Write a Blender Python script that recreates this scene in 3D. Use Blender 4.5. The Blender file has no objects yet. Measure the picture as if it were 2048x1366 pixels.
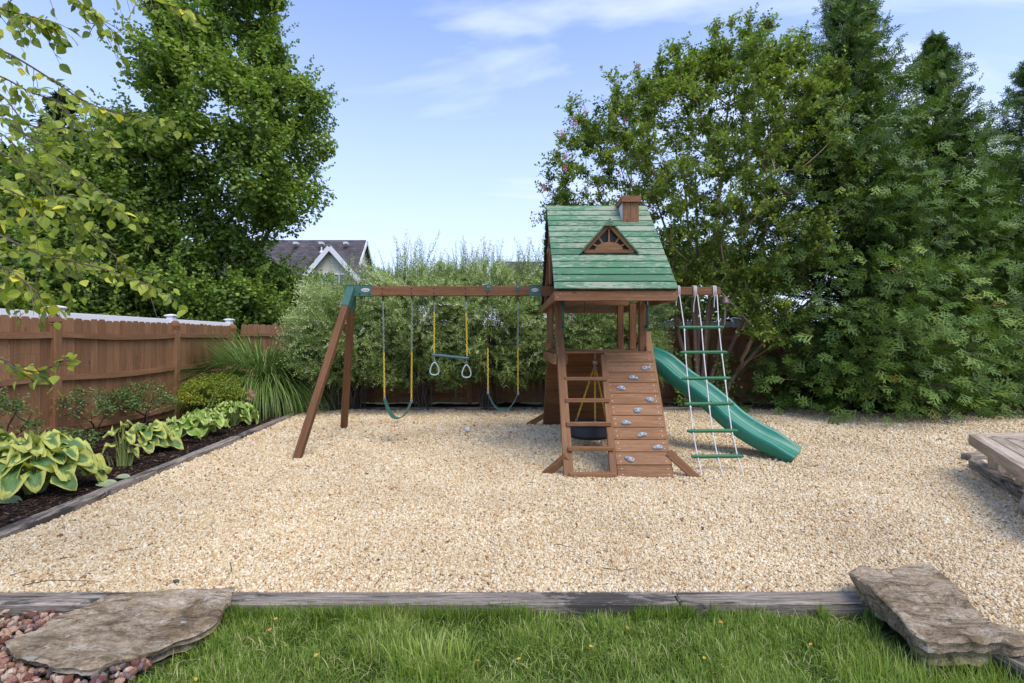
import bpy, math, random
import numpy as np
from mathutils import Vector, noise as mnoise
R = math.radians
rng = np.random.default_rng(7)
random.seed(7)
SC = bpy.context.scene
COL = SC.collection

# ------------------------------------------------------------------ camera
cd = bpy.data.cameras.new('camera'); cam = bpy.data.objects.new('camera', cd); COL.objects.link(cam)
cam.location = (0, 0, 1.5); cam.rotation_euler = (R(90), 0, 0)
cd.sensor_width = 36; cd.lens = 18; cd.shift_y = -3/2048; cd.clip_start = 0.05; cd.clip_end = 2000
SC.camera = cam
# ------------------------------------------------------------------ sky and sun
SUN_EL, SUN_AZ = R(60), R(142)       # azimuth clockwise from +Y: high, behind the camera and to the right
w = bpy.data.worlds.new('World'); SC.world = w; w.use_nodes = True
nt = w.node_tree; nt.nodes.clear()
def wn(t, **k):
    n = nt.nodes.new(t)
    for a, b in k.items(): setattr(n, a, b)
    return n
wo = wn('ShaderNodeOutputWorld'); bg = wn('ShaderNodeBackground'); bg.inputs['Strength'].default_value = 0.148
sky = wn('ShaderNodeTexSky'); sky.sky_type = 'NISHITA'; sky.sun_disc = False
sky.sun_elevation = SUN_EL; sky.sun_rotation = SUN_AZ; sky.air_density = 1.0; sky.dust_density = 0.6; sky.ozone_density = 2.0
tc = wn('ShaderNodeTexCoord'); sx = wn('ShaderNodeSeparateXYZ'); nt.links.new(tc.outputs['Generated'], sx.inputs[0])
def wmath(op, a, b=None, c=None, clamp=False):
    n = wn('ShaderNodeMath', operation=op, use_clamp=clamp)
    for i, x in enumerate((a, b, c)):
        if x is None: continue
        if isinstance(x, (int, float)): n.inputs[i].default_value = x
        else: nt.links.new(x, n.inputs[i])
    return n.outputs[0]
zz = wmath('ADD', wmath('MAXIMUM', sx.outputs[2], 0.0), 0.18)
cx = wmath('DIVIDE', sx.outputs[0], zz); cy = wmath('DIVIDE', sx.outputs[1], zz)
cb = wn('ShaderNodeCombineXYZ'); nt.links.new(cx, cb.inputs[0]); nt.links.new(cy, cb.inputs[1])
mp = wn('ShaderNodeMapping'); mp.inputs['Rotation'].default_value = (0, 0, R(28)); mp.inputs['Scale'].default_value = (0.6, 1.5, 1); mp.inputs['Location'].default_value = (0.7, 1.9, 0)
nt.links.new(cb.outputs[0], mp.inputs[0])
nz = wn('ShaderNodeTexNoise'); nz.inputs['Scale'].default_value = 1.1; nz.inputs['Detail'].default_value = 7; nz.inputs['Roughness'].default_value = 0.52; nz.inputs['Distortion'].default_value = 0.6
nt.links.new(mp.outputs[0], nz.inputs[0])
cl = wn('ShaderNodeMapRange', interpolation_type='SMOOTHSTEP'); cl.inputs['From Min'].default_value = 0.42; cl.inputs['From Max'].default_value = 0.66
# more cloud to the right
bias = wmath('MULTIPLY', wmath('ADD', sx.outputs[0], -0.15), 0.22)
nt.links.new(wmath('ADD', nz.outputs[0], bias), cl.inputs[0])
haze = wn('ShaderNodeMapRange', interpolation_type='SMOOTHSTEP'); haze.inputs['From Min'].default_value = 0.75; haze.inputs['From Max'].default_value = -0.05
nt.links.new(sx.outputs[2], haze.inputs[0])
cf = wmath('MAXIMUM', wmath('MULTIPLY', cl.outputs[0], 0.85), wmath('MULTIPLY', haze.outputs[0], 0.78), clamp=True)
tint = wn('ShaderNodeMixRGB', blend_type='MULTIPLY'); tint.inputs[0].default_value = 1; tint.inputs[2].default_value = (0.95, 0.98, 1.16, 1)
nt.links.new(sky.outputs[0], tint.inputs[1])
mx = wn('ShaderNodeMixRGB'); mx.inputs[2].default_value = (3.55, 4.0, 5.35, 1)
nt.links.new(cf, mx.inputs[0]); nt.links.new(tint.outputs[0], mx.inputs[1]); nt.links.new(mx.outputs[0], bg.inputs[0]); nt.links.new(bg.outputs[0], wo.inputs[0])
sd = bpy.data.lights.new('sun', 'SUN'); sd.energy = 1.65; sd.angle = R(36); sd.color = (1.0, 0.915, 0.78)
so = bpy.data.objects.new('sun', sd); COL.objects.link(so)
so.rotation_euler = (R(90) - SUN_EL, 0, math.pi - SUN_AZ)
so.rotation_euler = Vector((-math.sin(SUN_AZ)*math.cos(SUN_EL), -math.cos(SUN_AZ)*math.cos(SUN_EL), -math.sin(SUN_EL))).to_track_quat('-Z', 'Y').to_euler()
so.location = (3, -8, 12)
SC.view_settings.view_transform = 'Standard'; SC.view_settings.look = 'None'; SC.view_settings.gamma = 1
SC.view_settings.exposure = 0.86
SC.cycles.max_bounces = 6; SC.cycles.transparent_max_bounces = 8

# ------------------------------------------------------------------ helpers
F = 1024.0; HZ = 680.0
def P(px, py, Y): return np.array([(px-1024)/F*Y, Y, 1.5-(py-HZ)/F*Y])
def G(px, py, z=0.0):
    Y = (1.5-z)*F/(py-HZ); return np.array([(px-1024)/F*Y, Y, z])
def unit(v): v = np.asarray(v, float); return v/np.maximum(np.linalg.norm(v, axis=-1, keepdims=True), 1e-9)

class MB:
    """collects polygons, then builds ONE mesh object"""
    def __init__(s): s.V=[]; s.L=[]; s.T=[]; s.g=[]; s.v=[]; s.sm=[]; s.mi=[]; s.n=0
    def add(s, V, Fc, g=None, v=0.5, smooth=False, mi=0):
        V = np.asarray(V, float); n = len(V)
        if g is None: g = V
        g = np.asarray(g, float)
        vv = np.full(n, v, float) if np.isscalar(v) else np.asarray(v, float)
        if isinstance(Fc, np.ndarray):
            s.L.append((Fc+s.n).ravel()); s.T.append(np.full(len(Fc), Fc.shape[1])); nf = len(Fc)
        else:
            s.L.append(np.array([i for f in Fc for i in f])+s.n); s.T.append(np.array([len(f) for f in Fc])); nf = len(Fc)
        s.V.append(V); s.g.append(g); s.v.append(vv); s.sm.append(np.full(nf, smooth)); s.mi.append(np.full(nf, mi)); s.n += n
        return s
    def beam(s, p0, p1, wd, ht, up=(0,0,1), ch=0.004, v=None, mi=0, taper=1.0):
        """chamfered bar from p0 to p1; wd across, ht along up"""
        p0=np.asarray(p0,float); p1=np.asarray(p1,float); d=p1-p0; Ln=np.linalg.norm(d); d=d/Ln
        up=np.asarray(up,float); a=np.cross(d,up)
        if np.linalg.norm(a)<1e-6: a=np.cross(d,(0,1,0))
        a=unit(a); b=np.cross(a,d); c=(p0+p1)/2
        H=np.array([Ln/2, wd/2, ht/2]); ch=min(ch, H.min()*0.45)
        vs=[]; idx={}
        for sx_ in (-1,1):
            for sy in (-1,1):
                for sz in (-1,1):
                    for ax in range(3):
                        q=np.array([sx_*H[0],sy*H[1],sz*H[2]])
                        sg=(sx_,sy,sz)
                        for k in range(3):
                            if k!=ax: q[k]-=sg[k]*ch
                        idx[(sx_,sy,sz,ax)]=len(vs); vs.append(q)
        fs=[]
        for ax in range(3):
            o=[k for k in range(3) if k!=ax]
            for sg in (-1,1):
                f=[]
                for (m,n_) in ((-1,-1),(1,-1),(1,1),(-1,1)):
                    t=[0,0,0]; t[ax]=sg; t[o[0]]=m; t[o[1]]=n_; f.append(idx[(t[0],t[1],t[2],ax)])
                fs.append(f)
        for ax in range(3):      # edges parallel to ax
            o=[k for k in range(3) if k!=ax]
            for m in (-1,1):
                for n_ in (-1,1):
                    f=[]
                    for e,fa in ((-1,o[0]),(1,o[0]),(1,o[1]),(-1,o[1])):
                        t=[0,0,0]; t[ax]=e; t[o[0]]=m; t[o[1]]=n_; f.append(idx[(t[0],t[1],t[2],fa)])
                    fs.append(f)
        for sx_ in (-1,1):
            for sy in (-1,1):
                for sz in (-1,1): fs.append([idx[(sx_,sy,sz,0)],idx[(sx_,sy,sz,1)],idx[(sx_,sy,sz,2)]])
        L=np.array(vs)
        # orient faces outward
        out=[]
        for f in fs:
            q=L[f]; nn=np.cross(q[1]-q[0],q[2]-q[0])
            out.append(f if np.dot(nn,q.mean(0))>0 else f[::-1])
        W=L.copy()
        if taper!=1.0: W[:,1:]*=np.where(L[:,0]>0,taper,1.0)[:,None]
        V=c+W[:,:1]*d+W[:,1:2]*a+W[:,2:3]*b
        off=rng.uniform(-20,20,3); 
        s.add(V,out,g=L+off,v=rng.uniform() if v is None else v,mi=mi)
        return s
    def box(s, x0,x1,y0,y1,z0,z1, **k):
        """axis aligned; grain along the longest side"""
        e=[x1-x0,y1-y0,z1-z0]; ax=int(np.argmax(e)); c=[(x0+x1)/2,(y0+y1)/2,(z0+z1)/2]
        p0=list(c); p1=list(c); p0[ax]-=e[ax]/2; p1[ax]+=e[ax]/2
        if ax==2: return s.beam(p0,p1,e[0],e[1],up=(0,1,0),**k)
        return s.beam(p0,p1,e[1-ax],e[2],up=(0,0,1),**k)
    def tube(s, pts, rad, n=8, v=0.5, cap=True, smooth=True, mi=0, closed=False):
        pts=np.asarray(pts,float); m=len(pts); rad=np.full(m,rad,float) if np.isscalar(rad) else np.asarray(rad,float)
        if closed: t=np.roll(pts,-1,0)-np.roll(pts,1,0)
        else:
            t=np.gradient(pts,axis=0)
        t=unit(t); ref=np.array([0.13,0.31,0.94]) if abs(t[0][2])<0.9 else np.array([0.9,0.3,0.1])
        a=unit(np.cross(t[0],ref)); A=[a]
        for i in range(1,m):
            a=a-t[i]*np.dot(a,t[i]); a=a/max(np.linalg.norm(a),1e-9); A.append(a)
        A=np.array(A); B=np.cross(t,A)
        th=np.linspace(0,2*np.pi,n,endpoint=False)
        V=pts[:,None]+rad[:,None,None]*(np.cos(th)[None,:,None]*A[:,None]+np.sin(th)[None,:,None]*B[:,None])
        ln=np.concatenate([[0],np.cumsum(np.linalg.norm(np.diff(pts,axis=0),axis=1))])+rng.uniform(0,20)
        g=np.stack([np.repeat(ln,n), np.tile(np.cos(th),m)*np.repeat(rad,n), np.tile(np.sin(th),m)*np.repeat(rad,n)],1)
        i=np.arange(m if closed else m-1)[:,None]; j=np.arange(n)[None,:]
        i2=(i+1)%m; j2=(j+1)%n
        Fq=np.stack([(i*n+j),(i*n+j2),(i2*n+j2),(i2*n+j)],-1).reshape(-1,4)
        s.add(V.reshape(-1,3),Fq,g=g,v=v,smooth=smooth,mi=mi)
        if cap and not closed:
            s.add(V[0][::-1],[list(range(n))],g=g[:n],v=v,mi=mi); s.add(V[-1],[list(range(n))],g=g[-n:],v=v,mi=mi)
        return s
    def lathe(s, prof, c=(0,0,0), n=20, v=0.5, smooth=True, mi=0, closed=False, axis='z'):
        prof=np.asarray(prof,float); m=len(prof); th=np.linspace(0,2*np.pi,n,endpoint=False)
        V=np.stack([prof[:,None,0]*np.cos(th),prof[:,None,0]*np.sin(th),np.repeat(prof[:,1:2],n,1)],-1)
        i=np.arange(m if closed else m-1)[:,None]; j=np.arange(n)[None,:]; i2=(i+1)%m; j2=(j+1)%n
        Fq=np.stack([(i*n+j),(i*n+j2),(i2*n+j2),(i2*n+j)],-1).reshape(-1,4)
        V=V.reshape(-1,3)
        s.add(V+np.asarray(c),Fq,g=V,v=v,smooth=smooth,mi=mi); return s
    def scatter(s, tv, tf, pos, d, nrm, size, v, tg=None, wid=None, smooth=False, mi=0):
        """copies of a template (x across, y along d, z along nrm) merged into this one mesh"""
        tv=np.asarray(tv,float); tf=np.asarray(tf); pos=np.asarray(pos,float); N=len(pos); k=len(tv)
        d=unit(d); x=unit(np.cross(d,nrm)); z=np.cross(x,d)
        size=np.broadcast_to(np.asarray(size,float),(N,)); wid=np.ones(N) if wid is None else np.broadcast_to(wid,(N,))
        V=pos[:,None]+size[:,None,None]*(tv[None,:,0:1]*wid[:,None,None]*x[:,None]+tv[None,:,1:2]*d[:,None]+tv[None,:,2:3]*z[:,None])
        Fa=(tf[None]+(np.arange(N)*k)[:,None,None]).reshape(-1,tf.shape[1])
        vv=np.repeat(np.broadcast_to(v,(N,)),k)
        g=np.tile(tv if tg is None else tg,(N,1))
        s.add(V.reshape(-1,3),Fa,g=g,v=vv,smooth=smooth,mi=mi); return s
    def build(s, name, mat, parent=None, loc=None):
        me=bpy.data.meshes.new(name)
        V=np.concatenate(s.V); L=np.concatenate(s.L).astype(np.int32); T=np.concatenate(s.T).astype(np.int32)
        me.vertices.add(len(V)); me.loops.add(len(L)); me.polygons.add(len(T))
        if parent is not None:
            V=V-np.array(WORLD[parent.name])
        elif loc is not None: V=V-np.asarray(loc)
        me.vertices.foreach_set('co',V.astype(np.float32).ravel()); me.loops.foreach_set('vertex_index',L)
        me.polygons.foreach_set('loop_start',(np.cumsum(T)-T).astype(np.int32))
        try: me.polygons.foreach_set('loop_total',T)
        except Exception: pass
        me.polygons.foreach_set('use_smooth',np.concatenate(s.sm).astype(bool)); me.polygons.foreach_set('material_index',np.concatenate(s.mi).astype(np.int32))
        a=me.attributes.new('g','FLOAT_VECTOR','POINT'); a.data.foreach_set('vector',np.concatenate(s.g).astype(np.float32).ravel())
        a=me.attributes.new('v','FLOAT','POINT'); a.data.foreach_set('value',np.concatenate(s.v).astype(np.float32))
        for m_ in (mat if isinstance(mat,(list,tuple)) else [mat]): me.materials.append(m_)
        me.update(calc_edges=True)
        o=bpy.data.objects.new(name,me); COL.objects.link(o)
        if parent is not None: o.parent=parent; WORLD[o.name]=WORLD[parent.name]
        else:
            o.location=(0,0,0) if loc is None else tuple(loc); WORLD[o.name]=tuple(o.location)
        return o
WORLD={}
def thing(name,label,cat,loc=(0,0,0),group=None):
    o=bpy.data.objects.new(name,None); COL.objects.link(o); o.location=tuple(float(x) for x in loc); o.empty_display_size=0.1
    WORLD[o.name]=tuple(float(x) for x in loc); tag(o,label,cat,group); return o
def tag(o,label=None,cat=None,group=None,kind=None):
    if label: o['label']=label
    if cat: o['category']=cat
    if group: o['group']=group
    if kind: o['kind']=kind
    return o
def copy_thing(root, loc, label, group=None, rz=0.0, sc=1.0):
    c=root.copy(); COL.objects.link(c); c.location=tuple(loc); c.rotation_euler=(0,0,rz); c.scale=(sc,sc,sc); c['label']=label
    if group: c['group']=group
    for ch in list(root.children):
        k=ch.copy(); COL.objects.link(k); k.parent=c
        for gg in ch.children:
            q=gg.copy(); COL.objects.link(q); q.parent=k
    return c

# ------------------------------------------------------------------ materials
class Mat:
    def __init__(s,name):
        s.m=bpy.data.materials.new(name); s.m.use_nodes=True; s.t=s.m.node_tree; s.t.nodes.clear()
        s.out=s.n('ShaderNodeOutputMaterial')
    def n(s,t,**k):
        q=s.t.nodes.new(t)
        for a,b in k.items(): setattr(q,a,b)
        return q
    def l(s,a,b): s.t.links.new(a,b)
    def set(s,sock,x):
        if hasattr(x,'is_output'): s.l(x,sock)
        else: sock.default_value=x
    def attr(s,name,typ='GEOMETRY'):
        q=s.n('ShaderNodeAttribute',attribute_name=name,attribute_type=typ); return q
    def noise(s,vec,scale,detail=4,rough=0.55,dist=0.0,mapscale=None,loc=None):
        if mapscale is not None:
            mp=s.n('ShaderNodeMapping'); mp.inputs['Scale'].default_value=mapscale
            if loc: mp.inputs['Location'].default_value=loc
            s.l(vec,mp.inputs[0]); vec=mp.outputs[0]
        q=s.n('ShaderNodeTexNoise'); s.l(vec,q.inputs['Vector']); q.inputs['Scale'].default_value=scale; q.inputs['Detail'].default_value=detail
        q.inputs['Roughness'].default_value=rough; q.inputs['Distortion'].default_value=dist; return q.outputs[0]
    def ramp(s,fac,stops,interp='LINEAR'):
        q=s.n('ShaderNodeValToRGB'); q.color_ramp.interpolation=interp; e=q.color_ramp.elements
        while len(e)<len(stops): e.new(0.5)
        for i,(p,c) in enumerate(stops):
            e[i].position=p; e[i].color=(c,c,c,1) if isinstance(c,(int,float)) else (*c,1)
        s.l(fac,q.inputs[0]); return q.outputs[0]
    def mix(s,fac,a,b,mode='MIX'):
        q=s.n('ShaderNodeMixRGB',blend_type=mode); s.set(q.inputs[0],fac)
        for i,x in ((1,a),(2,b)):
            if isinstance(x,tuple) and len(x)==3: x=(*x,1)
            s.set(q.inputs[i],x)
        return q.outputs[0]
    def math(s,op,a,b=0.0,clamp=False):
        q=s.n('ShaderNodeMath',operation=op,use_clamp=clamp); s.set(q.inputs[0],a); s.set(q.inputs[1],b); return q.outputs[0]
    def bump(s,h,strength=0.5,dist=0.01,nrm=None):
        q=s.n('ShaderNodeBump'); q.inputs['Strength'].default_value=strength; q.inputs['Distance'].default_value=dist; s.l(h,q.inputs['Height'])
        if nrm is not None: s.l(nrm,q.inputs['Normal'])
        return q.outputs[0]
    def finish(s,col,rough=0.6,metal=0.0,nrm=None,spec=0.5,transl=0.0,tcol=None):
        b=s.n('ShaderNodeBsdfPrincipled'); s.set(b.inputs['Base Color'],(*col,1) if isinstance(col,tuple) and len(col)==3 else col)
        s.set(b.inputs['Roughness'],rough); b.inputs['Metallic'].default_value=metal; b.inputs['Specular IOR Level'].default_value=spec
        if nrm is not None: s.l(nrm,b.inputs['Normal'])
        o=b.outputs[0]
        if transl>0:
            tr=s.n('ShaderNodeBsdfTranslucent'); s.set(tr.inputs[0],tcol if tcol is not None else col)
            mxs=s.n('ShaderNodeMixShader'); mxs.inputs[0].default_value=transl; s.l(o,mxs.inputs[1]); s.l(tr.outputs[0],mxs.inputs[2]); o=mxs.outputs[0]
        s.l(o,s.out.inputs[0]); return s.m

def wood(name,dark,mid,light,rough=0.65,grain=1.0,worn=None,worn_amt=0.5,bump=0.35,scale=1.0,blotch=0.0):
    m=Mat(name); g=m.attr('g').outputs['Vector']; v=m.attr('v').outputs['Fac']
    n1=m.noise(g,6*scale,6,0.6,0.6,(0.35,7,7)); n2=m.noise(g,30*scale,3,0.6,0,(0.5,9,9)); n3=m.noise(g,2.2*scale,3,0.5,0,(0.6,1.2,1.2))
    f=m.math('ADD',m.math('MULTIPLY',n1,0.65),m.math('MULTIPLY',n2,0.35))
    c=m.ramp(f,[(0.32,dark),(0.5,mid),(0.68,light)])
    vv=m.math('ADD',m.math('MULTIPLY',v,0.35),m.math('MULTIPLY',n3,0.75)); gain=m.ramp(vv,[(0.2,0.72),(0.8,1.22)])
    c=m.mix(1.0,c,gain,'MULTIPLY')
    if worn is not None:
        # wavy, cathedral-like flakes where paint has worn off along the grain
        wv=m.noise(g,3.4,7,0.68,3.2,(0.95,5.5,5.5),(3,1,2)); pt=m.noise(g,1.6,2,0.5,0,(0.7,1.5,1.5),(7,2,4))
        q=m.math('ADD',wv,m.math('MULTIPLY',m.math('ADD',pt,-0.5),0.55)); q=m.math('ADD',q,m.math('MULTIPLY',m.math('ADD',v,-0.5),0.12))
        k=m.math('MULTIPLY',m.ramp(q,[(0.50,0.0),(0.60,1.0)]),worn_amt)
        c=m.mix(k,c,worn)
    if blotch:
        bl=m.noise(g,5.5,8,0.72,0.8,(0.55,2.2,2.2),(11,3,6)); b3=m.noise(g,1.1,2,0.5,0,(0.6,1,1),(2,9,4)); bl=m.math('ADD',bl,m.math('MULTIPLY',m.math('ADD',b3,-0.5),0.9)); c=m.mix(m.math('MULTIPLY',m.ramp(bl,[(0.52,0.0),(0.60,1.0)]),blotch),c,(0.035,0.034,0.032))
        cr=m.noise(g,26,3,0.6,0.3,(0.12,3.2,3.2),(5,5,1)); c=m.mix(m.ramp(cr,[(0.36,0.85),(0.42,0.0)]),c,(0.03,0.025,0.02))
    # knots
    vo=m.n('ShaderNodeTexVoronoi'); mp=m.n('ShaderNodeMapping'); mp.inputs['Scale'].default_value=(2.2,5.5,5.5); m.l(g,mp.inputs[0]); m.l(mp.outputs[0],vo.inputs[0]); vo.inputs['Scale'].default_value=1.0
    kn=m.ramp(vo.outputs['Distance'],[(0.045,1.0),(0.10,0.0)]); c=m.mix(m.math('MULTIPLY',kn,0.55),c,tuple(x*0.35 for x in dark))
    return m.finish(c,m.ramp(f,[(0.3,rough-0.08),(0.7,min(1,rough+0.12))]),nrm=m.bump(f,bump,0.004),spec=0.3)

def leafmat(name,stops,transl=0.3,rough=0.5,spec=0.35,tint=(1.25,1.35,0.5)):
    m=Mat(name); v=m.attr('v').outputs['Fac']; gp=m.n('ShaderNodeNewGeometry').outputs['Position']
    n=m.noise(gp,1.3,2,0.5); f=m.math('ADD',v,m.math('MULTIPLY',m.math('ADD',n,-0.5),0.45),clamp=True)
    c=m.ramp(f,stops); tcol=m.mix(1.0,c,tint,'MULTIPLY')
    return m.finish(c,rough,spec=spec,transl=transl,tcol=tcol)

def plain(name,col,rough=0.5,metal=0.0,var=0.15,scale=18,bump=0.0,spec=0.5):
    m=Mat(name); gp=m.n('ShaderNodeTexCoord').outputs['Object']; n=m.noise(gp,scale,5,0.6)
    c=m.mix(1.0,(*col,1),m.ramp(n,[(0.3,1-var),(0.7,1+var)]),'MULTIPLY')
    return m.finish(c,rough,metal,nrm=m.bump(n,bump,0.003) if bump else None,spec=spec)

M_BROWN=wood('stained_wood',(0.105,0.045,0.019),(0.185,0.083,0.036),(0.265,0.128,0.060))
M_BROWN2=wood('stained_wood_worn',(0.115,0.050,0.020),(0.215,0.100,0.042),(0.31,0.160,0.074),worn=(0.36,0.225,0.13),worn_amt=0.22)
M_GREENW=wood('green_paint_wood',(0.033,0.108,0.053),(0.062,0.180,0.090),(0.10,0.245,0.13),rough=0.6,worn=(0.42,0.42,0.31),worn_amt=0.62,bump=0.5)
M_GREENR=wood('green_rung_paint',(0.02,0.10,0.042),(0.03,0.15,0.062),(0.05,0.2,0.09),rough=0.45)
M_GREY=wood('weathered_grey_timber',(0.07,0.055,0.043),(0.27,0.225,0.18),(0.52,0.455,0.385),rough=0.85,bump=1.0,worn=(0.045,0.043,0.038),worn_amt=0.35,scale=1.4,blotch=0.85)
M_GREYB=wood('weathered_bench_wood',(0.19,0.14,0.095),(0.42,0.33,0.245),(0.60,0.51,0.41),rough=0.85,bump=0.8)
M_FENCE=wood('fence_stain',(0.16,0.075,0.034),(0.24,0.118,0.055),(0.31,0.16,0.08),rough=0.75,worn=(0.36,0.27,0.22),worn_amt=0.10)
M_VINYL=plain('white_vinyl',(0.86,0.86,0.86),0.4,var=0.03)
M_STEELG=plain('green_painted_steel',(0.05,0.135,0.10),0.42,var=0.12)
M_METAL=plain('galvanised_metal',(0.42,0.43,0.44),0.38,0.85,var=0.2)
M_RUST=plain('rusty_metal',(0.11,0.045,0.022),0.75,0.3,var=0.35,scale=60)
M_DARK=plain('dark_metal',(0.035,0.03,0.028),0.5,0.5,var=0.2)
M_YEL=plain('yellow_plastic_coating',(0.74,0.52,0.06),0.4,var=0.1)
m=Mat('green_slide_plastic'); p=m.n('ShaderNodeTexCoord').outputs['Object']; d1=m.noise(p,2.2,6,.65,.6); d2=m.noise(p,55,3,.6,0,(1,1,.25))
c=m.mix(m.ramp(d1,[(.5,0.0),(.8,.22)]),(0.011,0.19,0.125),(0.16,0.30,0.23)); c=m.mix(m.ramp(d2,[(.62,0.0),(.72,.35)]),c,(0.25,0.33,0.27)); M_PLG=m.finish(c,m.ramp(d1,[(.3,.25),(.7,.5)]),spec=0.5)
M_PLG2=plain('green_seat_plastic',(0.05,0.14,0.115),0.4,var=0.15)
M_HANDLE=plain('dark_green_plastic',(0.012,0.07,0.055),0.3,var=0.1)
M_BARBLUE=plain('trapeze_bar_coating',(0.05,0.12,0.14),0.35,var=0.1)
M_RING=plain('grey_green_plastic',(0.36,0.46,0.45),0.4,var=0.08)
M_HOLD=plain('grey_blue_resin',(0.30,0.36,0.40),0.55,var=0.12,bump=0.3)
M_ROPE=plain('white_rope',(0.60,0.58,0.56),0.85,var=0.2,scale=120,bump=0.4)
M_RUBBER=plain('tyre_rubber',(0.022,0.023,0.026),0.55,var=0.25,scale=30)
M_LOGO=plain('pale_plate',(0.62,0.62,0.60),0.4,var=0.05)
M_LOGOT=plain('dark_print',(0.10,0.03,0.03),0.5)
M_BELL=plain('bronze_bell',(0.14,0.10,0.09),0.5,0.5)
M_BALL=plain('ball_leather',(0.66,0.67,0.62),0.5,var=0.12)

# ------------------------------------------------------------------ ground
def ico(sub):
    import bmesh
    b=bmesh.new(); bmesh.ops.create_icosphere(b,subdivisions=sub,radius=1.0)
    V=np.array([v.co[:] for v in b.verts]); Fc=np.array([[v.index for v in f.verts] for f in b.faces]); b.free(); return V,Fc
def fbm(x,y,s=1.0,seed=0.0):
    return np.array([mnoise.fractal(Vector((float(a)*s+seed,float(b)*s-seed,seed)),1.0,2.0,4) for a,b in zip(np.ravel(x),np.ravel(y))]).reshape(np.shape(x))
def left_edge(Y): return -3.79-(np.asarray(Y,float)-3.79)*0.0718          # inner edge of the left timber
def sheet(mb,xf,y0,y1,nx,ny,zf):
    u=np.linspace(0,1,nx+1); Y=np.linspace(y0,y1,ny+1); Yg=np.repeat(Y[:,None],nx+1,1)
    xl=np.array([xf(y)[0] for y in Y])[:,None]; xr=np.array([xf(y)[1] for y in Y])[:,None]; X=xl+(xr-xl)*u[None]
    Z=zf(X,Yg); i=np.arange(ny)[:,None]; j=np.arange(nx)[None]; w_=nx+1
    mb.add(np.stack([X,Yg,Z],-1).reshape(-1,3),np.stack([i*w_+j,i*w_+j+1,(i+1)*w_+j+1,(i+1)*w_+j],-1).reshape(-1,4),smooth=True)
m=Mat('lawn_soil'); p=m.n('ShaderNodeNewGeometry').outputs['Position']
n=m.noise(p,3,6,0.6); n2=m.noise(p,60,3,0.6)
M_SOIL=m.finish(m.mix(m.ramp(n2,[(0.35,0.0),(0.65,1.0)]),m.ramp(n,[(0.3,(0.035,0.06,0.014)),(0.7,(0.06,0.10,0.025))]),(0.028,0.03,0.012)),0.9,nrm=m.bump(n2,0.6,0.02),spec=0.1)
b=MB(); sheet(b,lambda y:(-150,150),-60,300,30,36,lambda X,Y:np.full(X.shape,-0.16))
tag(b.build('ground',M_SOIL),'flat green ground stretching behind the fences','ground',kind='structure')
b=MB(); sheet(b,lambda y:(-14,2.34),-6,2.93,60,40,lambda X,Y:-0.075+0.01*fbm(X,Y,1.5,3))
tag(b.build('lawn',M_SOIL),'green lawn in front of the timber edging','lawn',kind='structure')

def gravel_z(X,Y): 
    z=0.022*fbm(X,Y,0.9,1.0)+0.006*fbm(X,Y,4.0,5.0)
    z=z+0.03*np.exp(-(((X-1.2)/0.8)**2+((Y-5.42)/0.16)**2))-0.03*np.exp(-(((X-1.15)/0.5)**2+((Y-7.2)/0.5)**2))
    for hx,hy in ((-1.7,7.4),(-0.15,7.4),(3.75,6.3)): z=z-0.022*np.exp(-(((X-hx)/0.5)**2+((Y-hy)/0.35)**2))+0.012*np.exp(-(((X-hx)/0.7)**2+((Y-hy+0.6)/0.2)**2))
    return z
PEB=[(0.0,(0.68,0.60,0.45)),(0.22,(0.60,0.47,0.30)),(0.42,(0.72,0.66,0.54)),(0.58,(0.54,0.40,0.24)),(0.70,(0.76,0.73,0.66)),(0.84,(0.47,0.31,0.17)),(0.92,(0.28,0.16,0.09)),(0.97,(0.22,0.20,0.19)),(1.0,(0.60,0.62,0.63))]
m=Mat('gravel_base'); p=m.n('ShaderNodeNewGeometry').outputs['Position']
vo=m.n('ShaderNodeTexVoronoi'); m.l(p,vo.inputs[0]); vo.inputs['Scale'].default_value=45
sp=m.n('ShaderNodeSeparateColor'); m.l(vo.outputs['Color'],sp.inputs[0])
c=m.ramp(sp.outputs[0],PEB,'CONSTANT'); dk=m.ramp(vo.outputs['Distance'],[(0.3,0.9),(0.75,0.5)])
M_GRAV=m.finish(m.mix(1.0,c,dk,'MULTIPLY'),0.85,nrm=m.bump(m.math('SUBTRACT',1.0,vo.outputs['Distance']),0.9,0.012),spec=0.2)
b=MB(); sheet(b,lambda y:(left_edge(y)-0.05,15),2.98,10.95,240,110,gravel_z)
b2=MB(); sheet(b,lambda y:(2.36,15),-5,2.98,120,70,gravel_z)
tag(b.build('gravel_bed',M_GRAV),'cream pea gravel play area','gravel area',kind='structure')
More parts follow.
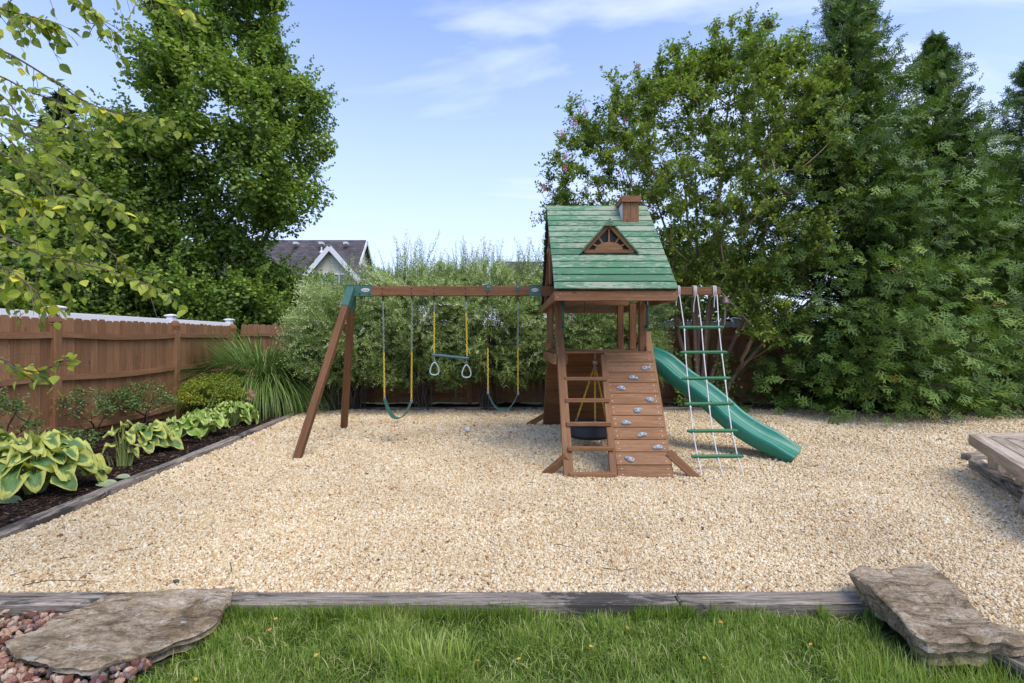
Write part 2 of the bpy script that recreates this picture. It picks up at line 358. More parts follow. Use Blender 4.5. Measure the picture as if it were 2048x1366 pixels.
# pebbles: loose stones nobody could count
def in_gravel(X,Y): return np.where(Y>3.03,(X>left_edge(Y)+0.0)&(Y<10.86)&(X<13.5),(X>2.44)&(Y>1.4))
Xs=[];Ys=[];Ss=[]
for (y0,y1,den,sz) in ((1.6,3.05,9500,0.0068),(3.03,4.2,10500,0.0068),(4.2,5.6,7600,0.0079),(5.6,7.4,4600,0.0098),(7.4,10.9,2500,0.0130)):
    xw=1.08*y1+0.5; N=int(den*(y1-y0)*2*xw); x=rng.uniform(-xw,xw,N); y=rng.uniform(y0,y1,N); k=in_gravel(x,y)&(np.abs(x)<1.08*y+0.5)
    Xs.append(x[k]); Ys.append(y[k]); Ss.append(sz*rng.lognormal(0,0.26,k.sum()))
X=np.concatenate(Xs);Y=np.concatenate(Ys);S=np.concatenate(Ss)
def fastz(X,Y):
    gx=np.linspace(-5,14,381); gy=np.linspace(1,11,201); A,B=np.meshgrid(gx,gy); Z=gravel_z(A,B)
    fx=(X-gx[0])/(gx[1]-gx[0]); fy=(Y-gy[0])/(gy[1]-gy[0]); ix=np.clip(fx.astype(int),0,379); iy=np.clip(fy.astype(int),0,199); tx=fx-ix; ty=fy-iy
    return (Z[iy,ix]*(1-tx)+Z[iy,ix+1]*tx)*(1-ty)+(Z[iy+1,ix]*(1-tx)+Z[iy+1,ix+1]*tx)*ty
Z=fastz(X,Y)+rng.uniform(-0.25,0.75,len(X))*S
me=bpy.data.meshes.new('gravel_pebbles'); me.vertices.add(len(X)); me.vertices.foreach_set('co',np.stack([X,Y,Z],1).astype(np.float32).ravel())
a=me.attributes.new('rot','FLOAT_VECTOR','POINT'); a.data.foreach_set('vector',rng.uniform(0,6.28,(len(X),3)).astype(np.float32).ravel())
a=me.attributes.new('scl','FLOAT_VECTOR','POINT'); a.data.foreach_set('vector',(S[:,None]*np.stack([rng.uniform(0.9,1.45,len(X)),rng.uniform(0.8,1.1,len(X)),rng.uniform(0.55,0.95,len(X))],1)).astype(np.float32).ravel())
patch=np.clip(0.5+0.9*fastz(X*1.7+3,np.clip(Y*0.9+1,1,11))/0.022,0,1)
pc=rng.uniform(0,0.952,len(X)); odd=rng.uniform(0,1,len(X)); pc=np.where(odd>0.975,rng.uniform(0.95,1,len(X)),pc); pc=np.where((pc>0.84)&(rng.uniform(0,1,len(X))<0.45),rng.uniform(0,0.6,len(X)),pc)
a=me.attributes.new('pc','FLOAT','POINT'); a.data.foreach_set('value',pc.astype(np.float32))
m=Mat('pebble_stone'); pv=m.attr('pc','INSTANCER').outputs['Fac']; p=m.n('ShaderNodeNewGeometry').outputs['Position']; n=m.noise(p,160,2,0.5); big=m.noise(p,0.9,3,0.55)
c=m.mix(1.0,m.ramp(pv,PEB,'CONSTANT'),m.ramp(n,[(0.3,0.82),(0.7,1.1)]),'MULTIPLY'); c=m.mix(1.0,c,m.ramp(big,[(0.3,(0.88,0.79,0.63)),(0.65,(1.07,1.0,0.83))]),'MULTIPLY')
M_PEB=m.finish(c,0.55,spec=0.4)
me.materials.append(M_PEB)
ob=bpy.data.objects.new('gravel_pebbles',me); COL.objects.link(ob); tag(ob,'loose cream and tan pea gravel covering the play area','gravel',kind='stuff')
ng=bpy.data.node_groups.new('pebble_scatter','GeometryNodeTree'); ng.interface.new_socket('Geometry',in_out='INPUT',socket_type='NodeSocketGeometry'); ng.interface.new_socket('Geometry',in_out='OUTPUT',socket_type='NodeSocketGeometry')
gi=ng.nodes.new('NodeGroupInput'); go=ng.nodes.new('NodeGroupOutput'); ip=ng.nodes.new('GeometryNodeInstanceOnPoints'); ic=ng.nodes.new('GeometryNodeMeshIcoSphere'); ic.inputs['Subdivisions'].default_value=2; ic.inputs['Radius'].default_value=1
ss=ng.nodes.new('GeometryNodeSetShadeSmooth'); sm=ng.nodes.new('GeometryNodeSetMaterial'); sm.inputs['Material'].default_value=M_PEB
def na(nm):
    q=ng.nodes.new('GeometryNodeInputNamedAttribute'); q.data_type='FLOAT_VECTOR'; q.inputs['Name'].default_value=nm; return q.outputs['Attribute']
ng.links.new(ic.outputs['Mesh'],ss.inputs[0]); ng.links.new(ss.outputs[0],sm.inputs[0]); ng.links.new(sm.outputs[0],ip.inputs['Instance']); ng.links.new(gi.outputs[0],ip.inputs['Points'])
ng.links.new(na('rot'),ip.inputs['Rotation']); ng.links.new(na('scl'),ip.inputs['Scale']); ng.links.new(ip.outputs[0],go.inputs[0])
md=ob.modifiers.new('scatter','NODES'); md.node_group=ng

# ---- mulch
m=Mat('bark_mulch'); p=m.n('ShaderNodeNewGeometry').outputs['Position']; n=m.noise(p,28,5,0.65,0.4); n2=m.noise(p,2,3)
M_MULCH=m.finish(m.mix(1.0,m.ramp(n,[(0.3,(0.008,0.005,0.004)),(0.55,(0.022,0.013,0.010)),(0.75,(0.055,0.032,0.022))]),m.ramp(n2,[(0.3,0.7),(0.7,1.3)]),'MULTIPLY'),0.85,nrm=m.bump(n,1.0,0.02),spec=0.15)
def mulch_z(X,Y): return 0.0+0.03*fbm(X,Y,1.3,9)+0.012*fbm(X,Y,9,2)
b=MB(); sheet(b,lambda y:(-6.6,float(left_edge(y))-0.10),0.5,11.7,70,200,mulch_z); sheet(b,lambda y:(-5.0,14),10.98,11.75,300,16,lambda X,Y:mulch_z(X,Y)+0.012+0.03*np.clip((Y-11)/0.3,0,1))
tag(b.build('mulch_bed',M_MULCH),'dark bark mulch bed along the fence','mulch bed',kind='structure')
N=26000; y=rng.uniform(2.8,11.4,N); x=left_edge(y)-0.14-rng.uniform(0,1,N)*2.3; 
zz_=mulch_z(x,y)+rng.uniform(0.0,0.014,N)
cube=np.array([[a_,b_,c_] for a_ in(-.5,.5) for b_ in(-.5,.5) for c_ in(-.5,.5)],float); cube[:,0]*=0.35; cube[:,2]*=0.16
cf_=np.array([[0,1,3,2],[4,6,7,5],[0,4,5,1],[2,3,7,6],[0,2,6,4],[1,5,7,3]])
d=np.stack([rng.normal(0,1,N),rng.normal(0,1,N),rng.normal(0,0.25,N)],1); nn=np.stack([rng.normal(0,0.4,N),rng.normal(0,0.4,N),np.ones(N)],1)
m=Mat('bark_chip'); v=m.attr('v').outputs['Fac']; M_CHIP=m.finish(m.ramp(v,[(0.0,(0.010,0.006,0.005)),(0.6,(0.032,0.018,0.013)),(0.9,(0.07,0.042,0.028)),(1.0,(0.16,0.11,0.07))]),0.8,spec=0.2)
b=MB(); b.scatter(cube,cf_,np.stack([x,y,zz_],1),d,nn,rng.uniform(0.018,0.05,N),rng.uniform(0,1,N))
N=3500; x=rng.uniform(2.5,9,N); y=rng.uniform(11.0,11.5,N); d=rng.normal(0,1,(N,3))*[1,1,.3]
b.scatter(cube,cf_,np.stack([x,y,mulch_z(x,y)+0.05+rng.uniform(0,0.02,N)],1),d,np.tile([0,0,1.],(N,1))+rng.normal(0,.3,(N,3)),rng.uniform(0.03,0.07,N),rng.uniform(0.7,1,N))
tag(b.build('mulch_chips',M_CHIP),'loose dark bark chips on the planting bed','mulch',kind='stuff')

# ---- lava rock
IV,IF=ico(2)
m=Mat('lava_rock'); v=m.attr('v').outputs['Fac']; g=m.attr('g').outputs['Vector']; n=m.noise(g,2.2,5,0.65)
c=m.ramp(v,[(0.0,(0.17,0.07,0.05)),(0.25,(0.33,0.17,0.12)),(0.45,(0.46,0.28,0.19)),(0.62,(0.20,0.15,0.15)),(0.8,(0.52,0.38,0.28)),(0.93,(0.55,0.42,0.32)),(1.0,(0.05,0.05,0.055))],'CONSTANT')
M_LAVA=m.finish(m.mix(1.0,c,m.ramp(n,[(0.3,0.6),(0.7,1.3)]),'MULTIPLY'),0.8,nrm=m.bump(n,0.8,0.01),spec=0.25)
b=MB(); sheet(b,lambda y:(-6,-1.80),1.2,2.90,10,10,lambda X,Y:np.full(X.shape,-0.055))
tag(b.build('rock_bed',M_SOIL),'soil bed under the red landscaping rock','soil',kind='structure')
b=MB()
for i in range(3600):
    y=random.uniform(1.9,2.86); x=random.uniform(-4.0,-1.72); r=random.uniform(0.010,0.023)
    W=IV.copy(); q=rng.normal(0,1,(5,3)); q=unit(q); 
    for a_ in q: W-=np.clip(W@a_-random.uniform(.55,.8),0,9)[:,None]*a_
    W*=1+0.1*np.sin(W@q[0]*5+i)[:,None]; W*=rng.uniform(0.65,1.3,3); th=random.uniform(0,6.3); ct,st=math.cos(th),math.sin(th); W=W@np.array([[ct,st,0],[-st,ct,0],[0,0,1]])
    b.add(W*r+[x,y,-0.045+random.uniform(0,0.035)],IF,g=IV+i*3.1,v=random.random(),smooth=False)
tag(b.build('lava_rock',M_LAVA),'reddish brown crushed landscaping rock around the left slab','landscaping rock',kind='stuff')

# ---- timbers
def timber(p0,p1,wd,ht,label,segs=1,grp='weathered timbers edging the gravel'):
    b=MB(); p0=np.array(p0,float);p1=np.array(p1,float)
    b.beam(p0,p1,wd,ht,ch=0.012)
    o=b.build('edging_timber',M_GREY); tag(o,label,'timber',grp); return o
EZ=0.0
timber((-3.95,2.955,-0.062),(-1.78,2.955,-0.058),0.135,0.15,'grey edging timber behind the left stone slab')
timber((-1.775,2.955,-0.058),(0.945,2.955,-0.058),0.135,0.15,'long grey timber with black stains between the lawn and gravel')
timber((0.955,2.96,-0.060),(2.10,2.965,-0.058),0.135,0.15,'pale grey front timber running up to the right stone slab')
timber((2.33,2.50,-0.05),(2.39,0.6,-0.05),0.135,0.155,'grey timber coming out from under the right stone slab')
def LT(y): return float(left_edge(y))-0.07
ys=[3.05,5.35,7.7,10.85]
for i,l in enumerate(('nearest timber of the left edging beside the large hosta','middle timber of the left edging beside the small hostas','farthest timber of the left edging ending beyond the swing legs')):
    timber((LT(ys[i]),ys[i],-0.02+0.0*i),(LT(ys[i+1])+0.0,ys[i+1]-0.008,-0.02),0.13,0.155,l)
timber((-4.35,10.93,-0.01),(-0.6,10.93,-0.01),0.13,0.155,'back timber under the willow hedge behind the swings')
timber((-0.59,10.93,-0.01),(2.9,10.93,-0.01),0.13,0.155,'back timber behind the play tower')
timber((2.91,10.93,-0.01),(6.4,10.93,-0.01),0.13,0.155,'back timber beyond the slide ending at the evergreens')

# ---- stone slabs
m=Mat('layered_stone'); tcn=m.n('ShaderNodeTexCoord').outputs['Object']; 
n=m.noise(tcn,5,8,0.68,1.2); st=m.noise(tcn,3.0,10,0.74,0.9,(1.6,4.2,5)); n3=m.noise(tcn,60,5,0.75)
c=m.ramp(st,[(0.32,(0.07,0.058,0.045)),(0.42,(0.25,0.19,0.125)),(0.5,(0.42,0.335,0.235)),(0.60,(0.54,0.46,0.36)),(0.72,(0.43,0.40,0.36))])
c=m.mix(m.ramp(n,[(0.52,0.0),(0.66,0.55)]),c,(0.40,0.28,0.15)); c=m.mix(1.0,c,m.ramp(n3,[(0.3,0.55),(0.7,1.3)]),'MULTIPLY')
bigp=m.noise(tcn,1.9,5,0.6,0.5,None,None) if False else m.noise(tcn,2.1,5,0.65,0.5); c=m.mix(1.0,c,m.ramp(bigp,[(0.36,(0.55,0.50,0.42)),(0.5,(1.0,0.97,0.92)),(0.64,(1.25,1.24,1.22))]),'MULTIPLY')
ck=m.noise(tcn,2.4,6,0.6,1.6,(1.0,2.4,2)); ckl=m.ramp(m.math('ABSOLUTE',m.math('ADD',ck,-0.5)),[(0.0,1.0),(0.012,0.0)]); c=m.mix(m.math('MULTIPLY',ckl,0.75),c,(0.04,0.035,0.03)); lc=m.noise(tcn,13,3,.5); c=m.mix(m.ramp(lc,[(.66,0.0),(.70,.6)]),c,(0.55,0.55,0.50))
hh=m.math('ADD',m.math('MULTIPLY',st,1.0),m.math('MULTIPLY',n3,0.35))
M_STONE=m.finish(c,0.85,nrm=m.bump(hh,1.0,0.03),spec=0.2)
def slab(name,outl,th,label,cat,seed,rough=0.012,tilt=(0,0),nr=26,na_=150,jag=0.02,grp=None,mat=None,strata=0.0):
    """outl: world xyz ring; gets a bumpy top and layered broken sides"""
    o=np.array(outl,float); c=o.mean(0); n=len(o); seg=np.linalg.norm(np.roll(o,-1,0)-o,axis=1); cum=np.concatenate([[0],np.cumsum(seg)])
    t=np.linspace(0,cum[-1],na_,endpoint=False); oc=np.vstack([o,o[:1]]); ring=np.stack([np.interp(t,cum,oc[:,k]) for k in range(3)],1)
    d=ring[:,:2]-c[:2]; d/=np.linalg.norm(d,axis=1,keepdims=True)
    jg=np.array([mnoise.fractal(Vector((p_[0]*9+seed,p_[1]*9,seed)),1.0,2.2,5) for p_ in ring]); ring[:,:2]+=d*jg[:,None]*jag
    V=[];
    rs=np.linspace(0,1,nr)
    for r_ in rs:
        q=c+(ring-c)*r_
        z=np.array([mnoise.fractal(Vector((p_[0]*4+seed,p_[1]*7,seed)),0.9,2.1,6) for p_ in q])
        st_=np.array([mnoise.fractal(Vector((p_[0]*1.7+p_[1]*1.1+seed,p_[1]*3.2,seed+4)),1.0,2.0,4) for p_ in q])
        stp=strata*(np.floor(st_*4.0)/4.0)
        q[:,2]+=z*rough+stp-(0.008 if r_==1 else 0)
        V.append(q)
    ns=7
    for k in range(1,ns+1):
        q=V[nr-1].copy(); q[:,2]-=th*k/ns
        j=np.array([mnoise.fractal(Vector((p_[0]*5+seed,p_[1]*5,k*2.7+seed)),1.0,2.2,4) for p_ in q]); q[:,:2]+=d*(-0.012*k+0.012*((k*7)%3-1)+j[:,None]*0.025)
        V.append(q)
    V=np.concatenate(V); R_=nr+ns; i=np.arange(R_-1)[:,None]; j=np.arange(na_)[None]; j2=(j+1)%na_
    Fq=np.stack([i*na_+j,(i+1)*na_+j,(i+1)*na_+j2,i*na_+j2],-1).reshape(-1,4)
    b=MB(); b.add(V,Fq,smooth=False); ob=b.build(name,mat or M_STONE,loc=(c[0],c[1],c[2]-th)); tag(ob,label,cat,grp); return ob
Z1=0.03
L1=[(16,1278),(110,1233),(200,1197),(320,1178),(466,1175),(460,1204),(432,1240),(404,1262),(330,1288),(240,1314),(185,1334),(110,1334),(60,1320),(16,1300)]
slab('stepping_stone',[G(x_,y_,Z1) for x_,y_ in L1],0.10,'wide flat stone slab between the lava rock and the lawn','stone',11,0.016,strata=0.018)
Z2=0.13
L3=[(1780,1135),(1815,1128),(1862,1130),(1895,1150),(1918,1175),(1960,1230),(1990,1262),(1930,1272),(1850,1240),(1790,1190)]
slab('stepping_stone',[G(x_,y_,0.06) for x_,y_ in L3],0.12,'smaller rounded stone behind the big right slab','stone',3,0.014,jag=0.01)
L2=[(1700,1142,.16),(1718,1130,.16),(1752,1132,.16),(1790,1150,.15),(1860,1163,.14),(1905,1180,.13),(1935,1200,.12),(1962,1230,.11),(1990,1262,.11),(2048,1262,.1),(2060,1280,.1),(2035,1290,.1),(2000,1280,.1),(1965,1284,.1),(1900,1280,.11),(1855,1283,.11),(1832,1272,.12),(1815,1250,.13),(1797,1226,.14),(1775,1203,.15),(1737,1170,.16)]
slab('stepping_stone',[G(x_,y_,z_) for x_,y_,z_ in L2],0.17,'thick tilted brown slab at the right end of the front timber','stone',27,0.02,jag=0.016,strata=0.016)

# ---- lawn grass
def blades(mb,X,Y,Z,Ln,W,lean,az,v,seg=4,curl=1.0):
    N=len(X); t=np.linspace(0,1,seg+1); L=[]
    out=np.stack([np.cos(az),np.sin(az)],1); side=np.stack([-out[:,1],out[:,0]],1)
    a=lean[:,None]*(0.35+curl*t[None]*1.3); # angle from vertical
    dt=1/seg; px=np.zeros((N,seg+1)); pz=np.zeros((N,seg+1))
    for k in range(seg):
        am=(a[:,k]+a[:,k+1])/2; px[:,k+1]=px[:,k]+np.sin(am)*dt; pz[:,k+1]=pz[:,k]+np.cos(am)*dt
    cx_=X[:,None]+out[:,:1]*px*Ln[:,None]; cy_=Y[:,None]+out[:,1:]*px*Ln[:,None]; cz=Z[:,None]+pz*Ln[:,None]
    wv=W[:,None]*np.array([0.8,1,0.85,0.55,0.06] if seg==4 else np.interp(t,[0,.1,.7,1],[.6,1,.8,.05]))[None]/2
    A=np.stack([cx_-side[:,:1]*wv,cy_-side[:,1:]*wv,cz],-1); B=np.stack([cx_+side[:,:1]*wv,cy_+side[:,1:]*wv,cz],-1)
    V=np.stack([A,B],2).reshape(N,-1,3); k=2*(seg+1); f=np.array([[2*i,2*i+1,2*i+3,2*i+2] for i in range(seg)])
    Fa=(f[None]+(np.arange(N)*k)[:,None,None]).reshape(-1,4)
    g=np.tile(np.stack([np.repeat(t,2),np.tile([-1,1],seg+1),np.zeros(k)],1),(N,1))
    mb.add(V.reshape(-1,3),Fa,g=g,v=np.repeat(v,k),smooth=True)
m=Mat('lawn_blade'); v=m.attr('v').outputs['Fac']; g=m.n('ShaderNodeSeparateXYZ'); m.l(m.attr('g').outputs['Vector'],g.inputs[0]); p=m.n('ShaderNodeNewGeometry').outputs['Position']; nb=m.noise(p,4,3,0.6)
f=m.math('ADD',v,m.math('MULTIPLY',m.math('ADD',nb,-0.5),0.7),clamp=True)
c=m.ramp(f,[(0.0,(0.07,0.115,0.018)),(0.35,(0.165,0.26,0.040)),(0.68,(0.29,0.39,0.070)),(0.88,(0.42,0.48,0.13)),(1.0,(0.66,0.58,0.32))])
M_LBL=m.finish(c,0.5,spec=0.35,transl=0.35,tcol=m.mix(1.0,c,(1.3,1.5,0.5),'MULTIPLY'))
N=120000; X=rng.uniform(-2.3,2.5,N); Y=rng.uniform(1.55,2.89,N)
k=~((X<-1.72+0.25*(Y-2.2))&(Y<2.9))&(X<2.31)
# keep blades out of the slabs
def inside(X,Y,poly):
    r_=np.zeros(len(X),bool); n_=len(poly); j=n_-1
    for i in range(n_):
        xi,yi=poly[i][:2]; xj,yj=poly[j][:2]
        r_^=((yi>Y)!=(yj>Y))&(X<(xj-xi)*(Y-yi)/(yj-yi+1e-12)+xi); j=i
    return r_
k&=~inside(X,Y,[G(x_,y_,0.0) for x_,y_ in L1]); k&=~inside(X,Y,[G(x_,y_,z_) for x_,y_,z_ in L2])
X=X[k];Y=Y[k];N=len(X)
hN=np.clip(0.5+fbm(X[::1],Y[::1],2.2,8)*1.3,0,1)
Ln=rng.uniform(0.03,0.095,N)*(0.6+0.75*hN); W=rng.uniform(0.0022,0.0052,N)
b=MB(); blades(b,X,Y,np.full(N,-0.078),Ln,W,rng.uniform(0.1,1.25,N),rng.uniform(0,6.283,N),np.clip(rng.normal(0.42,0.26,N)+0.25*(hN-0.5),0,1))
N=230; th=rng.uniform(0,6.28,N); rr=rng.uniform(0,1,N)**0.5; X=-0.36+0.2*rr*np.cos(th); Y=2.42+0.14*rr*np.sin(th)
blades(b,X,Y,np.full(N,-0.078),rng.uniform(0.09,0.19,N),rng.uniform(0.0045,0.0075,N),rng.uniform(0.1,0.9,N),th+rng.normal(0,.9,N),rng.uniform(0.55,0.88,N))
N=900; X=rng.uniform(1.45,2.3,N); Y=rng.uniform(2.16,2.47,N)
blades(b,X,Y,np.full(N,-0.078),rng.uniform(0.09,0.16,N),rng.uniform(0.0025,0.004,N),rng.uniform(0.1,0.7,N),rng.uniform(0,6.28,N),rng.uniform(0.35,0.8,N))
N=9000; X=rng.uniform(-1.75,2.05,N); Y=2.885-np.abs(rng.normal(0,.03,N)); kk=(fbm(X,Y*0,1.7,4)>np.interp(X,[-1.7,0.1,.4,2],[-.6,-.15,.12,.0])); X=X[kk];Y=Y[kk];N=len(X)
blades(b,X,Y,np.full(N,-0.078),rng.uniform(0.06,0.125,N),rng.uniform(0.0025,0.005,N),rng.uniform(0.05,0.9,N),rng.uniform(0,6.28,N),np.clip(rng.normal(.45,.22,N),0,1))
N=5000; X=rng.uniform(-2.2,2.3,N); Y=rng.uniform(1.6,2.85,N); kk=~inside(X,Y,[G(x_,y_,0.0) for x_,y_ in L1])&~inside(X,Y,[G(x_,y_,z_) for x_,y_,z_ in L2])&(X>-1.72+0.25*(Y-2.2)); X=X[kk];Y=Y[kk];N=len(X)
blades(b,X,Y,np.full(N,-0.070),rng.uniform(0.05,0.12,N),rng.uniform(0.002,0.004,N),rng.uniform(0.9,1.6,N),rng.uniform(0,6.28,N),rng.uniform(0.75,1.0,N))
tag(b.build('grass',M_LBL),'green lawn grass with a few longer tufts in the foreground','grass',kind='stuff')

# ---- fine litter on the gravel: bits of leaf and bark nobody could count
N=5200; y=rng.uniform(3.1,10.8,N)**1.0; x=rng.uniform(-4.4,11,N); e=np.minimum(np.abs(x-left_edge(y)),np.abs(10.85-y)); k=(x>left_edge(y)+.02)&(np.abs(x)<1.1*y+.5)&((rng.uniform(0,1,N)<.42)|(e<0.5)); x=x[k];y=y[k];N=len(x)
m=Mat('litter_bits'); v=m.attr('v').outputs['Fac']; M_LIT=m.finish(m.ramp(v,[(0,(0.03,0.018,0.012)),(.6,(0.12,0.055,0.028)),(.9,(0.24,0.13,0.05)),(1,(0.5,0.38,0.08))]),.8,spec=.2)
b=MB(); d=np.stack([rng.normal(0,1,N),rng.normal(0,1,N),rng.normal(0,.2,N)],1); b.scatter(cube*[1.4,1,.5],cf_,np.stack([x,y,fastz(x,y)+0.010+rng.uniform(0,.008,N)],1),d,np.stack([rng.normal(0,.3,N),rng.normal(0,.3,N),np.ones(N)],1),rng.uniform(0.006,0.020,N)*(0.8+y*.06)*np.where(rng.uniform(0,1,N)>.93,1.9,1),rng.uniform(0,1,N)**1.3)
tag(b.build('leaf_litter',M_LIT),'tiny brown bits of leaf and bark strewn over the gravel','litter',kind='stuff')
# ---- small litter
m=Mat('dry_leaf'); v=m.attr('v').outputs['Fac']; M_DRY=m.finish(m.ramp(v,[(0.0,(0.55,0.33,0.04)),(0.5,(0.62,0.42,0.06)),(1.0,(0.45,0.22,0.07))]),0.6,spec=0.3,transl=0.2)
LV=np.array([[0,0,0],[-.22,.25,.05],[-.33,.5,.07],[-.2,.78,.03],[0,1,-.03],[.2,.78,.03],[.33,.5,.07],[.22,.25,.05],[0,.5,0]],float)
LF=np.array([[0,8,1],[1,8,2],[2,8,3],[3,8,4],[4,8,5],[5,8,6],[6,8,7],[7,8,0]])
def leaf_item(px_,py_,z_,sz,lab,grp,mat,vv,name='fallen_leaf',cat='leaf',pitch=0.3):
    c=G(px_,py_,z_); a_=random.uniform(0,6.28); b=MB()
    b.scatter(LV,LF,[c],[[math.cos(a_),math.sin(a_),random.uniform(-pitch,pitch)]],[[random.uniform(-.5,.5),random.uniform(-.6,.1),1]],sz,vv)
    tag(b.build(name,mat,loc=c),lab,cat,grp)
for (x_,y_) in ((502,1206),(556,1237),(535,1262),(1032,1318),(627,1313),(949,1321),(1254,1251),(1437,1244),(1624,1286),(1410,1313),(1187,1293),(368,1270),(390,1354)):
    leaf_item(x_,y_,-0.012,0.026,'small yellow fallen leaf lying on the lawn','yellow leaves fallen on the lawn',M_DRY,random.random())
for (x_,y_) in ((88,1110),(643,1143),(783,1165),(952,1144),(976,1165),(1470,1134)):
    leaf_item(x_,y_,0.02,0.022,'small yellow leaf lying on the front gravel','yellow leaves fallen on the gravel',M_DRY,random.random())
M_TWIG=plain('dark_twig',(0.055,0.032,0.02),0.85,var=0.3)
for (pts,l) in (([(230,1104),(280,1095),(345,1076)],'longest dark twig on the left gravel'),([(20,1152),(60,1140)],'short twig in the lower left gravel corner'),([(120,1118),(155,1113)],'small twig below the left timber'),([(45,1172),(100,1160),(200,1164)],'bent twig lying along the front timber'),([(460,1125),(464,1142),(456,1150)],'tiny upright bent twig on the gravel'),([(1205,1136),(1240,1142),(1272,1137)],'curved twig right of centre on the gravel'),([(750,1170),(768,1148)],'twig right of the bare gravel centre'),([(1112,1088),(1145,1096)],'short twig in the middle gravel'),([(655,1068),(658,1058)],'tiny twig left of centre gravel')):
    q=np.array([G(x_,y_,0.022) for x_,y_ in pts]); b=MB(); tt=np.linspace(0,len(q)-1,8); qq=np.stack([np.interp(tt,range(len(q)),q[:,k]) for k in range(3)],1); qq[:,2]+=rng.uniform(0,.006,8)
    b.tube(qq,np.linspace(0.003,0.0014,8),5); tag(b.build('twig',M_TWIG,loc=q[0]),l,'twig','twigs lying on the gravel')
def rock(px_,py_,sz,lab,mat,seed,cat='stone',name='stone',zc=0.5):
    c=G(px_,py_,0.0); V=ico(3)[0]; Fi=ico(3)[1]; dsp=np.array([mnoise.fractal(Vector(tuple(p_*1.3))+Vector((seed,0,0)),1.0,2.0,4) for p_ in V]); W=V*(1+0.22*dsp[:,None])*np.array(sz)+c+[0,0,sz[2]*zc]
    b=MB(); b.add(W,Fi,smooth=True); tag(b.build(name,mat,loc=c),lab,cat)
M_DST=plain('dark_pebble',(0.05,0.055,0.065),0.6); rock(352,1165,(0.02,0.013,0.010),'dark grey pebble behind the left front timber',M_DST,3,'pebble','pebble',0.9)

# ------------------------------------------------------------------ playset
PS=thing('wooden_playset','brown wooden play tower with green plank roof, swing beam, ladder, climbing wall and green slide','playset',(1.15,7.3,0))
def part(mb,name,mat,par=PS,label=None):
    o=mb.build(name,mat,par)
    if label: o['label']=label
    return o
BY=7.45          # swing beam depth
ZB0,ZB1=2.14,2.28
b=MB(); b.beam((-2.30,BY,2.21),(0.62,BY,2.21),0.085,0.138,v=0.55); b.beam((0.625,BY,2.21),(3.02,BY,2.21),0.085,0.115,v=0.4)
beam=part(b,'swing_beam',M_BROWN)
for px_ in (766,824,869,932,975,1036):
    x_=(px_-1024)/F*BY
    for z_ in (2.175,2.245): b=MB(); b.tube([(x_,BY-0.0425,z_),(x_,BY-0.0485,z_)],0.009,8); part(b,'bolt',M_DARK,beam)
# A-frame legs
for (top,bot,lb) in (((-2.335,7.36,2.16),(-2.745,6.5,-0.06),None),((-2.36,7.54,2.12),(-2.875,8.75,-0.05),None)):
    b=MB(); b.beam(top,bot,0.092,0.092,up=(0,-1,0.3)); leg=part(b,'leg',M_BROWN)
# green brackets
b=MB(); b.box(-2.42,-2.03,BY-0.050,BY-0.0435,2.135,2.292,ch=0.002); b.box(-2.42,-2.03,BY+0.0435,BY+0.050,2.135,2.292,ch=0.002); b.box(-2.42,-2.03,BY-0.05,BY+0.05,2.285,2.295,ch=0.002)
for (tp,bt) in (((-2.335,7.36,2.16),(-2.745,6.5,-0.06)),((-2.36,7.54,2.12),(-2.875,8.75,-0.05))):
    tp=np.array(tp);bt=np.array(bt);d=unit(bt-tp); b.beam(tp-d*0.09,tp+d*0.20,0.104,0.104,up=(0,-1,0.3),ch=0.003)
br=part(b,'bracket',M_STEELG)
def plate(x,y,z,par,w_=0.062,h_=0.028):
    b=MB(); th=np.linspace(0,2*np.pi,24,endpoint=False); V=np.stack([x+w_*np.cos(th),np.full(24,y),z+h_*np.sin(th)],1); V2=V-[0,0.004,0]
    b.add(np.vstack([V,V2]),[list(range(24,48))]+[[i,(i+1)%24,24+(i+1)%24,24+i] for i in range(24)]); o=part(b,'name_plate',M_LOGO,par)
    t=MB()
    for k in range(7):
        xx=x-0.042+k*0.0125; hh=0.0075 if k in(0,3,5) else 0.005; t.box(xx,xx+0.006,y-0.0052,y-0.0042,z-hh,z+hh,ch=0.0002)
    t.box(x-0.046,x+0.046,y-0.0052,y-0.0042,z-0.014,z-0.012,ch=0.0002)
    part(t,'lettering',M_LOGOT,br)
plate((731-1024)/F*7.4,BY-0.051,2.222,br)
for xx in (-2.20,-2.06): b=MB(); b.tube([(xx,BY-0.05,2.165),(xx,BY-0.058,2.165)],0.011,8); part(b,'bolt',M_DARK,br)
x0,x1=(1058-1024)/F*7.4,(1082-1024)/F*7.4
b=MB(); b.box(x0,x1,BY-0.050,BY-0.0435,2.13,2.292,ch=0.002); b.box(x0,x1,BY-0.05,BY+0.05,2.283,2.293,ch=0.002); b2_=part(b,'bracket',M_STEELG)
plate((x0+x1)/2,BY-0.051,2.222,b2_,0.052,0.026)
for px_ in (977,1036):
    x_=(px_-1024)/F*7.4; b=MB(); b.box(x_-0.034,x_+0.034,BY-0.05,BY-0.0435,2.215,2.30,ch=0.003); b.box(x_-0.03,x_+0.03,BY-0.05,BY+0.05,2.281,2.29,ch=0.002); b.tube([(x_,BY-0.055,2.25),(x_,BY-0.055,2.31)],0.012,8); o=part(b,'hanger_plate',M_STEELG)
    b=MB(); b.tube([(x_,BY-0.051,2.272),(x_,BY-0.063,2.272)],0.017,10); part(b,'bolt',M_METAL,o)
